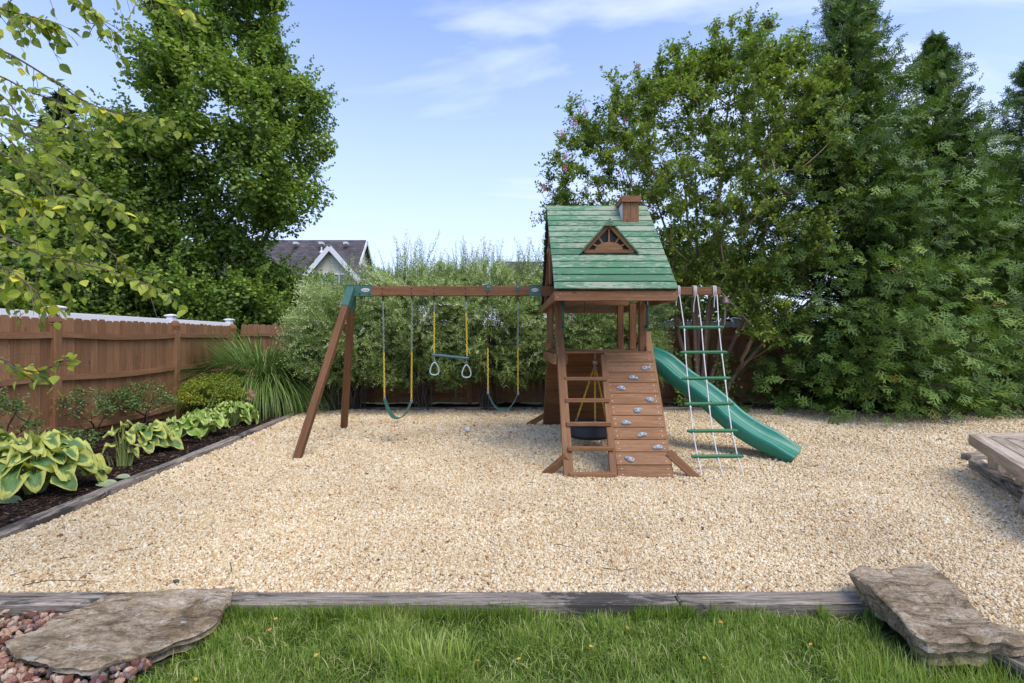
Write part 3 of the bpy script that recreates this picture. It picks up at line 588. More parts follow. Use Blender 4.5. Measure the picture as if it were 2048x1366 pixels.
# tower posts
FX=(0.62,1.715)
for (x_,y_) in ((0.62,6.74),(1.715,6.74),(0.60,7.95),(1.68,7.95),(1.745,7.42)):
    b=MB(); b.box(x_-0.045,x_+0.045,y_-0.045,y_+0.045,1.36,2.02 if y_<8 else 2.05); part(b,'post',M_BROWN)
def lean(q,y0,dy=1.07,dz=1.34):  # parameter along a leaning face for image row
    return (1536-y0*q)/(dz*F+dy*q)
# leaning legs (front pair carry ladder and wall; rear pair)
L0=np.array([0.61,5.45,-0.05]); L1_=np.array([0.625,6.78,1.62])
b=MB(); b.beam(L0,L1_,0.105,0.06,up=(0,-1,0.8),ch=0.005); part(b,'leg',M_BROWN2)
b=MB(); b.beam((1.735,5.62,-0.05),(1.80,6.84,1.60),0.09,0.05,up=(0,-1,0.8)); part(b,'leg',M_BROWN2)
for x_ in (0.60,1.15,1.70):
    b=MB(); b.beam((x_,9.22,-0.05),(x_,7.98,1.33),0.09,0.06,up=(0,1,0.8)); part(b,'leg',M_BROWN)
b=MB(); y=0.02
BWl=math.hypot(1.24,1.38); bw=BWl/12
for k in range(12):
    t=(k+.5)/12; yy=9.20-1.24*t-0.045; b.beam((0.555,yy,-0.05+1.38*t),(1.745,yy,-0.05+1.38*t),bw-0.006,0.022,up=(0,-1.38,-1.24))
part(b,'back_wall',M_BROWN)
# ground braces
for (a_,c_) in (((0.60,5.62,0.22),(0.33,5.72,-0.04)),((1.74,5.70,0.25),(2.03,5.52,-0.03)),((0.60,9.05,0.18),(0.27,9.15,-0.03)),((1.70,9.05,0.18),(2.03,9.15,-0.03))):
    b=MB(); b.beam(a_,c_,0.09,0.045,up=(0,-1,0.1)); part(b,'ground_brace',M_BROWN2)
# deck
b=MB(); n_=9
for k in range(n_):
    y_=6.60+k*0.152; b.box(0.56,1.80,y_,y_+0.145,1.327,1.355)
dk=part(b,'deck',M_BROWN2)
b=MB(); b.box(0.52,0.558,6.42,8.55,1.19,1.325); b.box(1.802,1.84,6.62,8.3,1.19,1.325); b.box(0.66,0.72,6.64,6.70,1.18,1.325); b.box(0.60,1.76,7.9,7.94,1.18,1.325); part(b,'deck_frame',M_BROWN2)
b=MB(); b.box(0.50,0.535,6.85,8.55,1.385,1.455); b.box(0.53,0.555,6.8,8.2,1.96,2.04)
for k in range(7):
    y_=6.86+k*0.165; b.box(0.536,0.552,y_,y_+0.07,1.39,2.0)
part(b,'railing',M_BROWN)
# eave boards, headers, rafters
b=MB(); b.box(0.487,1.913,5.915,5.95,1.955,2.07,v=0.7); b.box(0.487,0.522,5.952,8.70,1.96,2.066,v=0.6); b.box(1.878,1.913,5.952,8.70,1.96,2.066,v=0.4); b.box(0.487,1.913,8.702,8.737,1.96,2.066)
b.box(0.57,1.80,6.72,6.76,2.03,2.12); b.box(0.57,1.80,7.93,7.97,2.03,2.12)
for x_ in (0.53,0.56,1.87): b.tube([(x_,5.9145,2.035-.04*(x_<.54)),(x_,5.911,2.035-.04*(x_<.54))],0.007,7,mi=1)
part(b,'eave_board',[M_BROWN2,M_METAL])
rd=np.array([0,7.3,3.37]); 
for x_ in (0.56,1.15,1.83):
    for sg in (-1,1):
        b=MB(); b.beam((x_,7.3+sg*1.34,2.07),(x_,7.3+sg*0.02,3.34),0.038,0.085,up=(0,sg*.7,.72)); part(b,'rafter',M_BROWN)
b=MB(); b.box(0.53,0.566,6.78,7.82,2.80,2.88,v=0.9); b.box(0.53,0.56,7.2,7.4,2.29,3.2); part(b,'collar_tie',M_BROWN2)
# roof
sl=np.array([0,1.4,1.32]); sL=np.linalg.norm(sl); sdir=sl/sL; nrm=np.array([0,-1.32,1.4])/sL
for sg,nm in ((-1,'front'),(1,'rear')):
    b=MB()
    for k in range(14):
        w_=sL/14; dd=(k+0.5)*w_; c_=np.array([1.2,5.885,2.075])+sdir*dd+nrm*0.012
        nn_=unit(nrm-sdir*0.05); xo=rng.uniform(-0.004,0.004)
        p0=c_-[0.712-xo,0,0]; p1=c_+[0.712+xo,0,0]
        if sg>0:
            p0=p0*[1,-1,1]+[0,14.6,0]; p1=p1*[1,-1,1]+[0,14.6,0]; nn_=nn_*[1,-1,1]
        b.beam(p0,p1,w_-0.026,0.022,up=nn_,ch=0.004)
    rs_=part(b,'roof_slope',M_GREENW)
    u=MB(); a=[np.array([0.50,5.90,2.07])+nrm*0.0,np.array([1.90,5.90,2.07]),np.array([1.90,7.295,3.385]),np.array([0.50,7.295,3.385])]
    if sg>0: a=[p_*[1,-1,1]+[0,14.6,0] for p_ in a]
    u.add(a,[[0,1,2,3]]); part(u,'seam_shade',M_DARK,rs_)  # dark sheet added below the planks, paints the shade in the seams
# chimney
M_CHW=plain('pale_side_paint',(0.78,0.75,0.72),0.7,var=0.2,scale=40)  # left side board is much paler than the chimney front
def quadprism(mb,pts,thick,axis,v=None):
    pts=np.array(pts,float); n_=len(pts); off=np.zeros(3); off[axis]=thick; V=np.vstack([pts,pts+off]); 
    Fc=[list(range(n_))[::-1],list(range(n_,2*n_))]+[[i,(i+1)%n_,n_+(i+1)%n_,n_+i] for i in range(n_)]
    g=V[:,[2,0,1]] if v!='x' else V
    mb.add(V,Fc,g=g+rng.uniform(-9,9,3),v=rng.uniform(0.3,0.8))
def zroof(y): return 2.075+0.943*(y-5.885)
cy0,cy1=6.93,7.23
b=MB()
quadprism(b,[(1.500,cy0,zroof(cy0)),(1.606,cy0,zroof(cy0)),(1.606,cy0,3.37),(1.500,cy0,3.37)],0.02,1); quadprism(b,[(1.611,cy0,zroof(cy0)),(1.717,cy0,zroof(cy0)),(1.717,cy0,3.37),(1.611,cy0,3.37)],0.02,1)
quadprism(b,[(1.700,cy0+.021,zroof(cy0)),(1.700,cy1,zroof(cy1)),(1.700,cy1,3.37),(1.700,cy0+.021,3.37)],0.017,0); quadprism(b,[(1.5,cy1,3.3),(1.717,cy1,3.3),(1.717,cy1,3.37),(1.5,cy1,3.37)],0.018,1)
ch_=part(b,'chimney',M_BROWN2)
b=MB(); quadprism(b,[(1.498,cy0+.021,zroof(cy0)),(1.498,cy1,zroof(cy1)),(1.498,cy1,3.37),(1.498,cy0+.021,3.37)],0.018,0); part(b,'side_board',M_CHW,ch_,'pale side board')
b=MB(); b.box(1.475,1.742,cy0-0.035,cy0-0.012,3.36,3.445); b.box(1.475,1.742,cy1+0.02,cy1+0.043,3.36,3.445); b.box(1.475,1.498,cy0-0.011,cy1+0.019,3.36,3.445); b.box(1.719,1.742,cy0-0.011,cy1+0.019,3.36,3.445); b.box(1.5,1.717,cy0-0.01,cy1+0.018,3.425,3.44); part(b,'chimney_cap',M_BROWN2,ch_)
# dormer
yb=6.40; zb=zroof(yb)+0.02; xl,xr,xm=0.868,1.548,1.208; za=zb+0.385; yf=yb-0.02
b=MB(); b.beam((xl+0.02,yf,zb+0.022),(xm,yf,za-0.02),0.03,0.062,up=(-.75,0,.66)); b.beam((xr-0.02,yf,zb+0.022),(xm,yf-0.0015,za-0.02),0.03,0.062,up=(.75,0,.66)); b.beam((xl+0.03,yf+0.001,zb+0.022),(xr-0.03,yf+0.001,zb+0.022),0.026,0.044)
# half-round hub and rays
th=np.linspace(0.12,math.pi-0.12,16); V=[(xm+0.175*math.cos(t),yf-0.012,zb+0.03+0.11*math.sin(t)) for t in th]; quadprism(b,V,0.02,1,'x')
dm=None
fr=part(b,'dormer',M_BROWN2)
b=MB()
for a_ in (28,58,90,122,152):
    t=R(a_); p0=(xm+0.13*math.cos(t),yf+0.002,zb+0.03+0.09*math.sin(t)); ln=0.275-0.03*abs(math.cos(t)) if a_==90 else 0.24; p1=(xm+ln*math.cos(t)*1.0,yf+0.002,zb+0.03+ln*math.sin(t)*(1.0 if a_==90 else .82)); b.beam(p0,p1,0.014,0.024,up=(-math.sin(t),0,math.cos(t)))
part(b,'sunburst_rays',M_BROWN2,fr)
b=MB(); b.add([(xl+.06,yf+.04,zb+0.03),(xr-.06,yf+.04,zb+0.03),(xm,yf+.04,za-0.06)],[[0,1,2]]); part(b,'dormer_back',M_DARK,fr)
b=MB()
for (xe,sg) in ((xl,-1),(xr,1)):
    ya=5.885+(za+0.02-2.075)/0.943; e0=np.array([xe+sg*0.018,yf-0.045,zb-0.012]); a0=np.array([xm,yf-0.045,za+0.012]); a1=np.array([xm,ya,za+0.012]); e1=np.array([xe+sg*0.018,yb+0.0,zb-0.02])
    nn_=unit(np.cross(a0-e0,a1-a0)); nn_=nn_ if nn_[2]>0 else -nn_; V=np.vstack([[e0,a0,a1,e1],np.array([e0,a0,a1,e1])+nn_*0.016]); b.add(V,[[0,1,2,3],[7,6,5,4],[0,4,5,1],[1,5,6,2],[2,6,7,3],[3,7,4,0]],g=V[:,[1,0,2]],v=0.3)
quadprism(b,[(xm-0.075,yf-0.062,za-0.055),(xm+0.075,yf-0.062,za-0.055),(xm,yf-0.062,za+0.04)],0.016,1,'x')
part(b,'dormer_roof',M_GREENW,fr)
# ladder
def Lp(px_,q,y0=5.45,off=0.0):
    t=lean(q,y0,1.15,1.35); y_=y0+1.15*t; return np.array([(px_-1024)/F*y_,y_,1.35*t])
b=MB(); b.beam(Lp(1227,272),Lp(1207,31),0.075,0.045,up=(0,-1,0.8)); lad=part(b,'ladder',M_BROWN2)
for (y_,xa,xb) in ((757,1128,1212),(800,1130,1217),(847,1132,1221),(896,1135,1225),(948,1138,1231)):
    b=MB(); q=y_-680; p0=Lp(xa,q);p1=Lp(xb,q); p1[1:]=p0[1:]; b.beam(p0-[0,.03,0],p1-[0,.03,0],0.075,0.042); part(b,'rung',M_BROWN2,lad)
# climbing wall
W0=np.array([0,5.53,0.0]); Wd=np.array([0,1.07,1.34]); Wl=np.linalg.norm(Wd); Wn=np.array([0,-1.34,1.07])/Wl
b=MB(); n_=11
for k in range(n_):
    t=(k+0.5)/n_*0.995; xl_=1.143+(1.186-1.143)*t; xr_=1.745+(1.80-1.745)*t; c_=W0+Wd*t
    e=0.004*(k%2)
    b.beam((xl_,c_[1],c_[2]),(xr_,c_[1],c_[2]),Wl/n_-0.007,0.03,up=Wn,ch=0.004)
for k in range(n_):
    for dt in (.28,.72):
        t=(k+dt)/n_*0.995; c_=W0+Wd*t
        for x_ in (1.20,1.70+.05*t): q=np.array([x_,c_[1],c_[2]])+Wn*0.0145; b.tube([q,q+Wn*0.0015],0.0036,7,mi=1)
wall=part(b,'climbing_wall',[M_BROWN2,M_METAL])
b=MB(); b.beam(W0+[1.20,.03,0],W0+Wd+[1.22,.03,0],0.05,0.06,up=Wn); b.beam(W0+[1.69,.03,0],W0+Wd+[1.74,.03,0],0.05,0.06,up=Wn); part(b,'wall_stringer',M_BROWN,wall)
IV3,IF3=ico(3)
for i,(hx,hy) in enumerate(((1291,738),(1266,757),(1242,778),(1299,801),(1275,822),(1251,847),(1283,871),(1315,896),(1259,920))):
    q=hy-680; t=lean(q,5.53); c_=W0+Wd*t; y_=c_[1]; x_=(hx-1024)/F*y_
    V=IV3.copy(); an=np.arctan2(V[:,1],V[:,0]); rr=1+0.16*np.cos(2*an+i)*0.6+0.12*np.cos(3*an+i*1.3)
    V[:,0]*=0.056*rr; V[:,1]*=0.030*rr; 
    dsp=0.030*np.maximum(V[:,2],-0.2)
    # two bolt dimples
    for sx_ in (-0.023,0.023):
        dd=np.hypot(V[:,0]-sx_,V[:,1]); dsp-=0.010*np.exp(-(dd/0.009)**2)*(dsp>0)
    a_=random.uniform(-0.25,0.25); Wu=Wd/Wl; X_=np.array([math.cos(a_),0,0])+Wu*math.sin(a_); Y_=Wu*math.cos(a_)-np.array([math.sin(a_),0,0])
    P_=np.array([x_,c_[1],c_[2]])+Wn*0.018+V[:,:1]*X_+V[:,1:2]*Y_+dsp[:,None]*Wn
    b=MB(); b.add(P_,IF3,g=V,smooth=True)
    for sx_ in (-0.023,0.023):
        p_=np.array([x_,c_[1],c_[2]])+X_*sx_+Wn*0.030; b.tube([p_,p_+Wn*0.012],0.0085,10,mi=1)
    part(b,'climbing_hold',[M_HOLD,M_DARK],wall)
# grab handles
for (x_,y_) in ((0.655,6.66),(1.745,6.66)):
    zt,zb_=2.0,1.66; pts=[(x_,y_,zt),(x_,y_-0.05,zt-0.02),(x_,y_-0.075,zt-0.07),(x_,y_-0.075,zb_+0.08),(x_,y_-0.055,zb_+0.02),(x_,y_,zb_)]
    tt=np.linspace(0,5,26); pp=np.stack([np.interp(tt,range(6),np.array(pts)[:,k]) for k in range(3)],1); pp[1:-1]=(pp[:-2]+pp[1:-1]+pp[2:])/3
    b=MB(); b.tube(pp,0.017,10); b.tube([(x_,y_-0.0,zt),(x_,y_-0.02,zt)],0.032,12); b.tube([(x_,y_,zb_),(x_,y_-0.02,zb_)],0.032,12); part(b,'grab_handle',M_HANDLE)
# slide
O=np.array([1.80,7.72,0]); D=unit(np.array([0.81,-0.586,0])); A=np.array([-D[1],D[0],0])  # A points to the far side
ss_=np.linspace(0,2.19,70); zb_=np.interp(ss_,[0,.15,.28,.42,.5,.75,1,1.25,1.42,1.5,1.75,1.95,2.08,2.19],[1.31,1.30,1.27,1.22,1.175,.955,.805,.615,.45,.395,.245,.165,.10,.045])
for _ in range(6): zb_[1:-1]=(zb_[:-2]+2*zb_[1:-1]+zb_[2:])/4
prof=[(-.245,-.11),(-.258,-.02),(-.268,.01),(-.265,.050),(-.248,.064),(-.228,.060),(-.205,.030),(-.182,.008),(-.15,.0),(-.100,0),(-.090,.020),(-.072,.020),(-.062,0),(0.062,0),(.072,.020),(.090,.020),(.100,0),(.15,.004),(.186,.030),(.214,.090),(.228,.118),(.248,.122),(.265,.10),(.268,.02),(.258,-.10),(.238,-.10),(.218,-.03),(-.21,-.03),(-.228,-.11)]
prof=np.array(prof); tz=np.gradient(zb_,ss_); V=[]
for s_,z_,sl_ in zip(ss_,zb_,tz):
    dn=unit(np.array([D[0],D[1],sl_])); up=np.cross(dn,-A); up=up if up[2]>0 else -up
    k=1.0-0.35*np.clip((s_-1.9)/0.23,0,1); wv=1-0.0*s_
    V.append(O+D*s_+[0,0,z_]+A*prof[:,:1]*wv+up*(prof[:,1:2]*k))
V=np.concatenate(V); n_=len(prof); i=np.arange(69)[:,None]; j=np.arange(n_)[None]; j2=(j+1)%n_
b=MB(); b.add(V,np.stack([i*n_+j,(i+1)*n_+j,(i+1)*n_+j2,i*n_+j2],-1).reshape(-1,4),smooth=False)
b.sm=[np.ones(69*n_,bool)]
b.add(V[-n_:],[list(range(n_))]); b.add(V[:n_],[list(range(n_))[::-1]])
slide=part(b,'slide',M_PLG)

# ------------------------------------------------------------------ chains, swings
def chain(mb,p0,p1,pitch=0.030,r=0.0036,w_=0.0105,v=0.5):
    p0=np.array(p0,float);p1=np.array(p1,float); L=np.linalg.norm(p1-p0); n_=max(2,int(round(L/pitch))); d=(p1-p0)/L
    a=unit(np.cross(d,(0,1,0.01))); c=np.cross(d,a); hl=L/n_*0.5+r*1.1; th=np.linspace(0,2*np.pi,10,endpoint=False)
    for k in range(n_):
        m_=p0+d*(k+0.5)*L/n_; u=unit(a+c*0.6) if k%2 else unit(c-a*0.6)
        cc=np.cos(th); s2=np.sin(th); pts=m_+ (np.sign(s2)*np.abs(s2)**0.7)[:,None]*hl*d+cc[:,None]*w_*u
        mb.tube(pts,r,5,closed=True,cap=False,v=v)
def hanger(mb,x,y,z):
    mb.box(x-0.035,x+0.035,y-0.025,y+0.025,z-0.006,z-0.001,ch=0.001); mb.box(x-0.008,x+0.008,y-0.012,y+0.012,z-0.05,z-0.006,ch=0.002)
    th=np.linspace(0,2*np.pi,12,endpoint=False); mb.tube(np.stack([x+0.014*np.cos(th),np.full(12,y),z-0.06+0.018*np.sin(th)],1),0.004,6,closed=True,cap=False)
def swing(xs,rust,label,seat,bottom,ymid,grp):
    xa,xb=xs; SW=thing('belt_swing',label,'swing',((xa+xb)/2*1.0,BY,0.4),grp)
    for s_,(px_,(ex,ez)) in enumerate(zip((0,1),((0,seat[0]),(1,seat[1])))): pass
    tops=[(xa,BY,2.14),(xb,BY,2.14)]; ends=[seat[0],seat[1]]
    for i in range(2):
        b=MB(); hanger(b,*tops[i]); part(b,'hanger',M_DARK,SW)
        t0=np.array(tops[i])-[0,0,0.078]; e=np.array(ends[i]); mid=t0+(e-t0)*((t0[2]-ymid)/(t0[2]-e[2]))
        b=MB(); chain(b,t0,mid); part(b,'chain',M_RUST if rust==i+1 else M_METAL,SW,'rusty brown upper chain' if rust==i+1 else 'silver upper chain')
        b=MB(); chain(b,mid,e+[0,0,0.03],r=0.0045,w_=0.0105,pitch=0.033); part(b,'chain',M_YEL,SW,'yellow coated lower chain')
        b=MB(); th=np.linspace(0,2*np.pi,12,endpoint=False)
        for dz in (0.018,-0.004): b.tube(np.stack([e[0]+0.014*np.cos(th),np.full(12,e[1]),e[2]+dz+0.016*np.sin(th)],1),0.004,6,closed=True,cap=False)
        part(b,'shackle',M_METAL,SW)
    a,c=np.array(ends[0]),np.array(ends[1]); t=np.linspace(0,1,26); base=a[None]+(c-a)[None]*t[:,None]; sag=(1-np.abs(2*t-1)**2.3); base[:,2]=(a[2]+(c[2]-a[2])*t)*(1-sag)+bottom*sag-0.008
    tt=np.gradient(base,axis=0); tt=unit(tt); tw=np.array([[0.12*(1 if xs[0]<-1.5 else 0.3),1,0]]); wd=unit(tw+0*tt); nn_=unit(np.cross(tt,wd)); wh=0.075*(0.45+0.55*np.sin(np.pi*np.clip(t,0.02,0.98))**0.5)
    V=[]
    for (u,v_) in ((-1,0),(1,0),(1,1),(-1,1)): V.append(base+wd*wh[:,None]*u+nn_*0.009*v_)
    V=np.stack(V,1).reshape(-1,3); i=np.arange(25)[:,None]; j=np.arange(4)[None]; j2=(j+1)%4
    b=MB(); b.add(V,np.stack([i*4+j,(i+1)*4+j,(i+1)*4+j2,i*4+j2],-1).reshape(-1,4),smooth=False); b.add(V[:4],[[0,1,2,3]]); b.add(V[-4:],[[3,2,1,0]]); part(b,'seat',M_PLG2,SW)
    return SW
def XZ(px_,py_,Y=BY): return P(px_,py_,Y)
def topx(px_): return (px_-1024)/F*BY
swing((topx(766),topx(824)),0,'left belt swing, next to the A-frame legs, with silver and yellow chains',(XZ(770,797)-[0,0.03,0],XZ(822,803)+[0,0.03,0]),XZ(0,836)[2],XZ(0,705)[2],'green belt swings on yellow chains')
swing((topx(975),topx(1036)),1,'right belt swing, nearer the tower, with one rusty upper chain',(XZ(976,786),XZ(1036,787)),XZ(0,820)[2],XZ(0,696)[2],'green belt swings on yellow chains')
# trapeze
TR=thing('trapeze_swing','dark trapeze bar with two triangular rings on short yellow chains','trapeze',(topx(900),BY,1.3))
for tp,en,rg in ((869,(868,706),(869,728,750)),(932,(934,711),(933,733,755))):
    b=MB(); hanger(b,topx(tp),BY,2.14); part(b,'hanger',M_DARK,TR)
    t0=np.array([topx(tp),BY,2.062]); e=XZ(*en); m_=t0+(e-t0)*0.22
    b=MB(); chain(b,t0,m_); part(b,'chain',M_METAL,TR,'short silver upper chain')
    b=MB(); chain(b,m_,e,r=0.0045,w_=0.0105,pitch=0.033); part(b,'chain',M_YEL,TR)
    x_=topx(rg[0]); zt=XZ(0,rg[1]-3)[2]; zb_=XZ(0,rg[2])[2]; hw=0.065
    pts=[];
    for k in range(28):
        a_=k/28*2*math.pi; s_=math.sin(a_); c_=math.cos(a_); hgt=(c_+1)/2; wid=hw*abs(s_)**0.8*(1.25-0.75*hgt)*(1 if s_>0 else -1); pts.append((x_+wid,BY+wid*0.3,zb_+(zt-zb_)*hgt))
    b=MB(); b.tube(pts,0.010,8,closed=True,cap=False); part(b,'ring',M_RING,TR)
    b=MB(); th=np.linspace(0,2*np.pi,12,endpoint=False); b.tube(np.stack([x_+0.012*np.cos(th),np.full(12,BY),zt+0.022+0.016*np.sin(th)],1),0.004,6,closed=True,cap=False); b.tube([(x_,BY,zt+0.035),(x_,BY,e[2])],0.005,6); part(b,'shackle',M_METAL,TR)
b=MB(); b.tube([XZ(864,709.5),XZ(937,717)],0.019,12); part(b,'bar',M_BARBLUE,TR)
# tyre swing
TX,TY,TZ=1.105,7.25,0.235
TS=thing('tyre_swing','black tyre swing hanging flat on three yellow chains under the deck','tyre swing',(TX,TY,TZ))
prof=[(0.205,-0.10),(0.27,-0.105),(0.292,-0.085),(0.300,-0.055),(0.296,-0.05),(0.303,-0.02),(0.299,-0.015),(0.303,0.015),(0.299,0.02),(0.300,0.055),(0.292,0.085),(0.27,0.105),(0.205,0.10),(0.19,0.085),(0.24,0.06),(0.265,0.0),(0.24,-0.06),(0.19,-0.085)]
b=MB(); b.lathe(prof,(TX,TY,TZ),n=56,closed=True); 
for k in range(72):
    a_=k/72*2*math.pi; c_,s_=math.cos(a_),math.sin(a_)
    for zz2 in (-0.075,0.07): b.beam((TX+c_*0.291,TY+s_*0.291,TZ+zz2-0.014),(TX+c_*0.299,TY+s_*0.299,TZ+zz2+0.014),0.012,0.012,up=(c_,s_,0),ch=0.001)
part(b,'tyre',M_RUBBER,TS)
hk=np.array([1.175,7.25,1.20]); b=MB(); b.tube([hk+[0,0,-0.02],hk+[0,0,0.13]],0.014,8); b.lathe([(0.0,-.04),(0.03,-.03),(0.034,0.01),(0.015,0.03)],tuple(hk),12); b.tube([hk+[-0.03,0,-0.04],hk+[0.03,0,-0.04]],0.01,8); part(b,'swivel',M_METAL,TS)
for a_ in (205,278,340):
    e=np.array([TX+0.24*math.cos(R(a_)),TY+0.24*math.sin(R(a_)),TZ+0.11]); t0=hk-[0,0,0.05]; u=t0+(e-t0)*0.1; u2=t0+(e-t0)*0.9
    b=MB(); chain(b,u,u2,r=0.0045,w_=0.0105,pitch=0.033); part(b,'chain',M_YEL,TS)
    b=MB(); chain(b,t0,u); part(b,'shackle',M_METAL,TS); b=MB(); chain(b,u2,e); b.tube([e+[0,0,.012],e-[0,0,0.05]],0.007,8); part(b,'shackle',M_METAL,TS)
# hanging cord over the deck
CR=MB(); pp=[P(1169,594,7.2),P(1168,640,7.2),P(1166,692,7.1)]; CR.tube([pp[0],(pp[0]+pp[1])/2+[.003,0,0],pp[1],pp[2]],0.004,6); tag(CR.build('cord',M_TWIG,loc=pp[2]),'thin dark cord hanging from the roof over the deck','cord')
# rope ladder
RL=thing('rope_ladder','white rope ladder with six green wooden rungs hanging from the beam end','rope ladder',(2.36,5.75,0))
def RLp(t,u): # u -1..1
    c=np.array([2.68,7.40,2.20])*(1-t)+np.array([2.335,5.70,0.0])*t; hw=(0.275+0.0*t)*(1-t)+0.235*t*1.0; return c+[u*(0.285 if True else hw),0,0]
ts=[lean(y_-680,5.70,1.70,2.20) for y_ in (655,705,757,808,862,913)]; ts=[1-((1.5-( -(y_-680)*0))/1) if False else None for y_ in ()] or ts
tv=[1-t for t in ts]
rungc=((1358,1448,655),(1360,1454,705),(1364,1461,757),(1369,1467,808),(1374,1475,862),(1383,1487,913))
ropeX={-1:[],0:[],1:[]}
for (xa,xb,y_),t in zip(rungc,tv):
    Yd=7.40-1.70*t; z_=2.20*(1-t); p0=np.array([(xa-1024)/F*Yd,Yd,z_]); p1=np.array([(xb-1024)/F*Yd,Yd,z_+0.004])
    b=MB(); tt=np.linspace(0,1,16); pts=p0+(p1-p0)*tt[:,None]; rr=0.023*np.clip(np.minimum(tt,1-tt)*14+0.35,0,1)**0.5; b.tube(pts,rr,10); part(b,'rung',M_GREENR,RL)
    for u in (-1,0,1): ropeX[u].append(p0+(p1-p0)*(0.5+u*0.385))
bots={-1:P(1405,960,5.62),0:P(1446,951,5.66),1:P(1488,950,5.68)}; tops={-1:1359,0:1395,1:1434}
M_ROPES=M_ROPE
for u in (-1,0,1):
    xt=(tops[u]-1024)/F*7.39; pts=[np.array([xt,7.39,2.15])]+ropeX[u]+[bots[u]*[1,1,0]+[0,0,-0.01]]
    pts=np.array(pts); b=MB(); tt=np.linspace(0,len(pts)-1,60); pp=np.stack([np.interp(tt,range(len(pts)),pts[:,k]) for k in range(3)],1); b.tube(pp,0.0075,7)
    for q in ropeX[u]:
        b.lathe([(0,-.016),(0.013,-.010),(0.016,0),(0.013,.010),(0,.016)],tuple(q-[0,0.008,0.036]),10)
    # turns round the beam
    for k in range(3 if u>-1 else 2):
        x_=xt-0.012-k*0.018*(1 if u>-1 else -1)
        lp=[(x_,BY-0.055,2.15),(x_,BY-0.055,2.27),(x_,BY-0.03,2.283),(x_,BY+0.03,2.283),(x_,BY+0.055,2.27),(x_,BY+0.055,2.15),(x_,BY+0.03,2.138),(x_,BY-0.03,2.138)]; b.tube(lp,0.0075,7,closed=True,cap=False)
    tl={-1:(1352,612),0:(1387,624),1:(1428,615)}[u]; e=P(tl[0],tl[1],7.39); b.tube([np.array([xt-0.03,7.39,2.15]),e+[0.004,0,0.1],e],0.007,7)
    part(b,'rope',M_ROPE,RL)
# bell
BL=thing('bell','small brown bell with a pull cord at the end of the beam','bell',(0,0,0)); c_=P(1450,605,7.42)
BL.location=tuple(c_); WORLD[BL.name]=tuple(c_)
b=MB(); b.lathe([(0.0,0.085),(0.03,0.08),(0.045,0.05),(0.055,0.01),(0.078,-0.015),(0.072,-0.018),(0.0,-0.005)],tuple(c_),18); b.beam(c_+[-0.15,0,0.09],c_+[0.01,0,0.09],0.012,0.012); b.tube([c_+[0,0,.08],c_+[0,0,.095]],0.01,8); part(b,'bell_body',M_BELL,BL)
b=MB(); b.tube([c_,P(1450,640,7.42),P(1449.5,650,7.42)],0.003,5); part(b,'pull_cord',M_ROPE,BL)
# ball
c_=G(935,863,0.03); b=MB(); V,Fi=ico(4); b.add(V*0.047+c_+[0,0,0.032],Fi,g=V,smooth=True); BA=thing('ball','small off-white baseball lying on the gravel under the swings','ball',c_)
part(b,'ball_cover',M_BALL,BA); b=MB(); th=np.linspace(0,2*np.pi,50,endpoint=False)
sx_=np.cos(th)*0.75+np.cos(3*th)*0.25; sy_=np.sin(th)*0.75-np.sin(3*th)*0.25; sz_=0.87*np.sin(2*th); S3=unit(np.stack([sx_,sy_,sz_],1)); b.tube(c_+[0,0,.032]+S3*0.0472,0.0014,4,closed=True,cap=False); part(b,'stitching',plain('red_thread',(0.2,0.09,0.06),0.7),BA)

# ------------------------------------------------------------------ wooden bench at the right edge
BN=thing('corner_bench','weathered grey wooden corner bench with mitred slats at the right edge','bench',(5.4,6.0,0))
zt=0.46; C0=G(1945,868,zt); v1=unit(G(2120,975,zt)-C0)*[1,1,0]; v1=unit(v1); v2=np.array([1.0,0.14,0]); v2=unit(v2)
inn=unit(v2+v1*0.0)
bis=unit(v1+v2)
for (dv,ov,nm) in ((v1,v2,'a'),(v2,v1,'b')):
    b=MB()
    for k in range(4):
        o_=0.05+k*0.115; sn=np.linalg.norm(np.cross(dv,ov)); st_=C0+(dv+ov)*o_/sn; en=C0+ov*o_/sn+dv*2.3
        perp=ov-dv*np.dot(ov,dv); perp=unit(perp)
        if dv is v1: st_=C0+dv*(o_*0.62)+perp*o_; en=C0+perp*o_+dv*2.4
        else: st_=C0+dv*(o_*0.62)+perp*o_; en=C0+perp*o_+dv*2.4
        b.beam(st_-[0,0,.02],en-[0,0,.02],0.108,0.036,ch=0.005)
    part(b,'seat_boards',M_GREYB,BN)
    perp=unit(ov-dv*np.dot(ov,dv)); b=MB(); b.beam(C0-perp*0.018+dv*0.0-[0,0,.06],C0-perp*0.018+dv*2.4-[0,0,.06],0.034,0.115,ch=0.006); part(b,'apron',M_GREYB,BN)
pb=C0+(v1*0.32+v2*0.28); 
for (q) in (G(1997,938,.09),G(2056,972,.09),C0+v1*1.9+v2*0.3,C0+v2*1.3+v1*0.35,C0+v1*0.55+v2*0.85):
    b=MB(); b.box(q[0]-0.065,q[0]+0.065,q[1]-0.065,q[1]+0.065,0.06,zt-0.04,ch=0.006); part(b,'leg',M_GREYB,BN)
s0=G(1942,925,0.05); s1=G(2075,1015,0.05); b=MB(); b.beam(s0*[1,1,0]+[0.05,0,0.03],s1*[1,1,0]+[0.05,0,0.03],0.13,0.12,ch=0.012); part(b,'base_beam',M_GREY,BN)
b=MB(); a_=s0*[1,1,0]+[0.2,0.3,0.03]; b.beam(a_,a_+v2*2.2,0.13,0.12,ch=0.012); part(b,'base_beam',M_GREY,BN)
M_RST=plain('rounded_grey_brown_stone',(0.33,0.28,0.22),0.85,var=0.35,scale=14,bump=0.6)
rock(2098,1040,(0.16,0.19,0.17),'rounded grey brown boulder in front of the bench at the right edge',M_RST,8,'boulder','boulder',0.75)
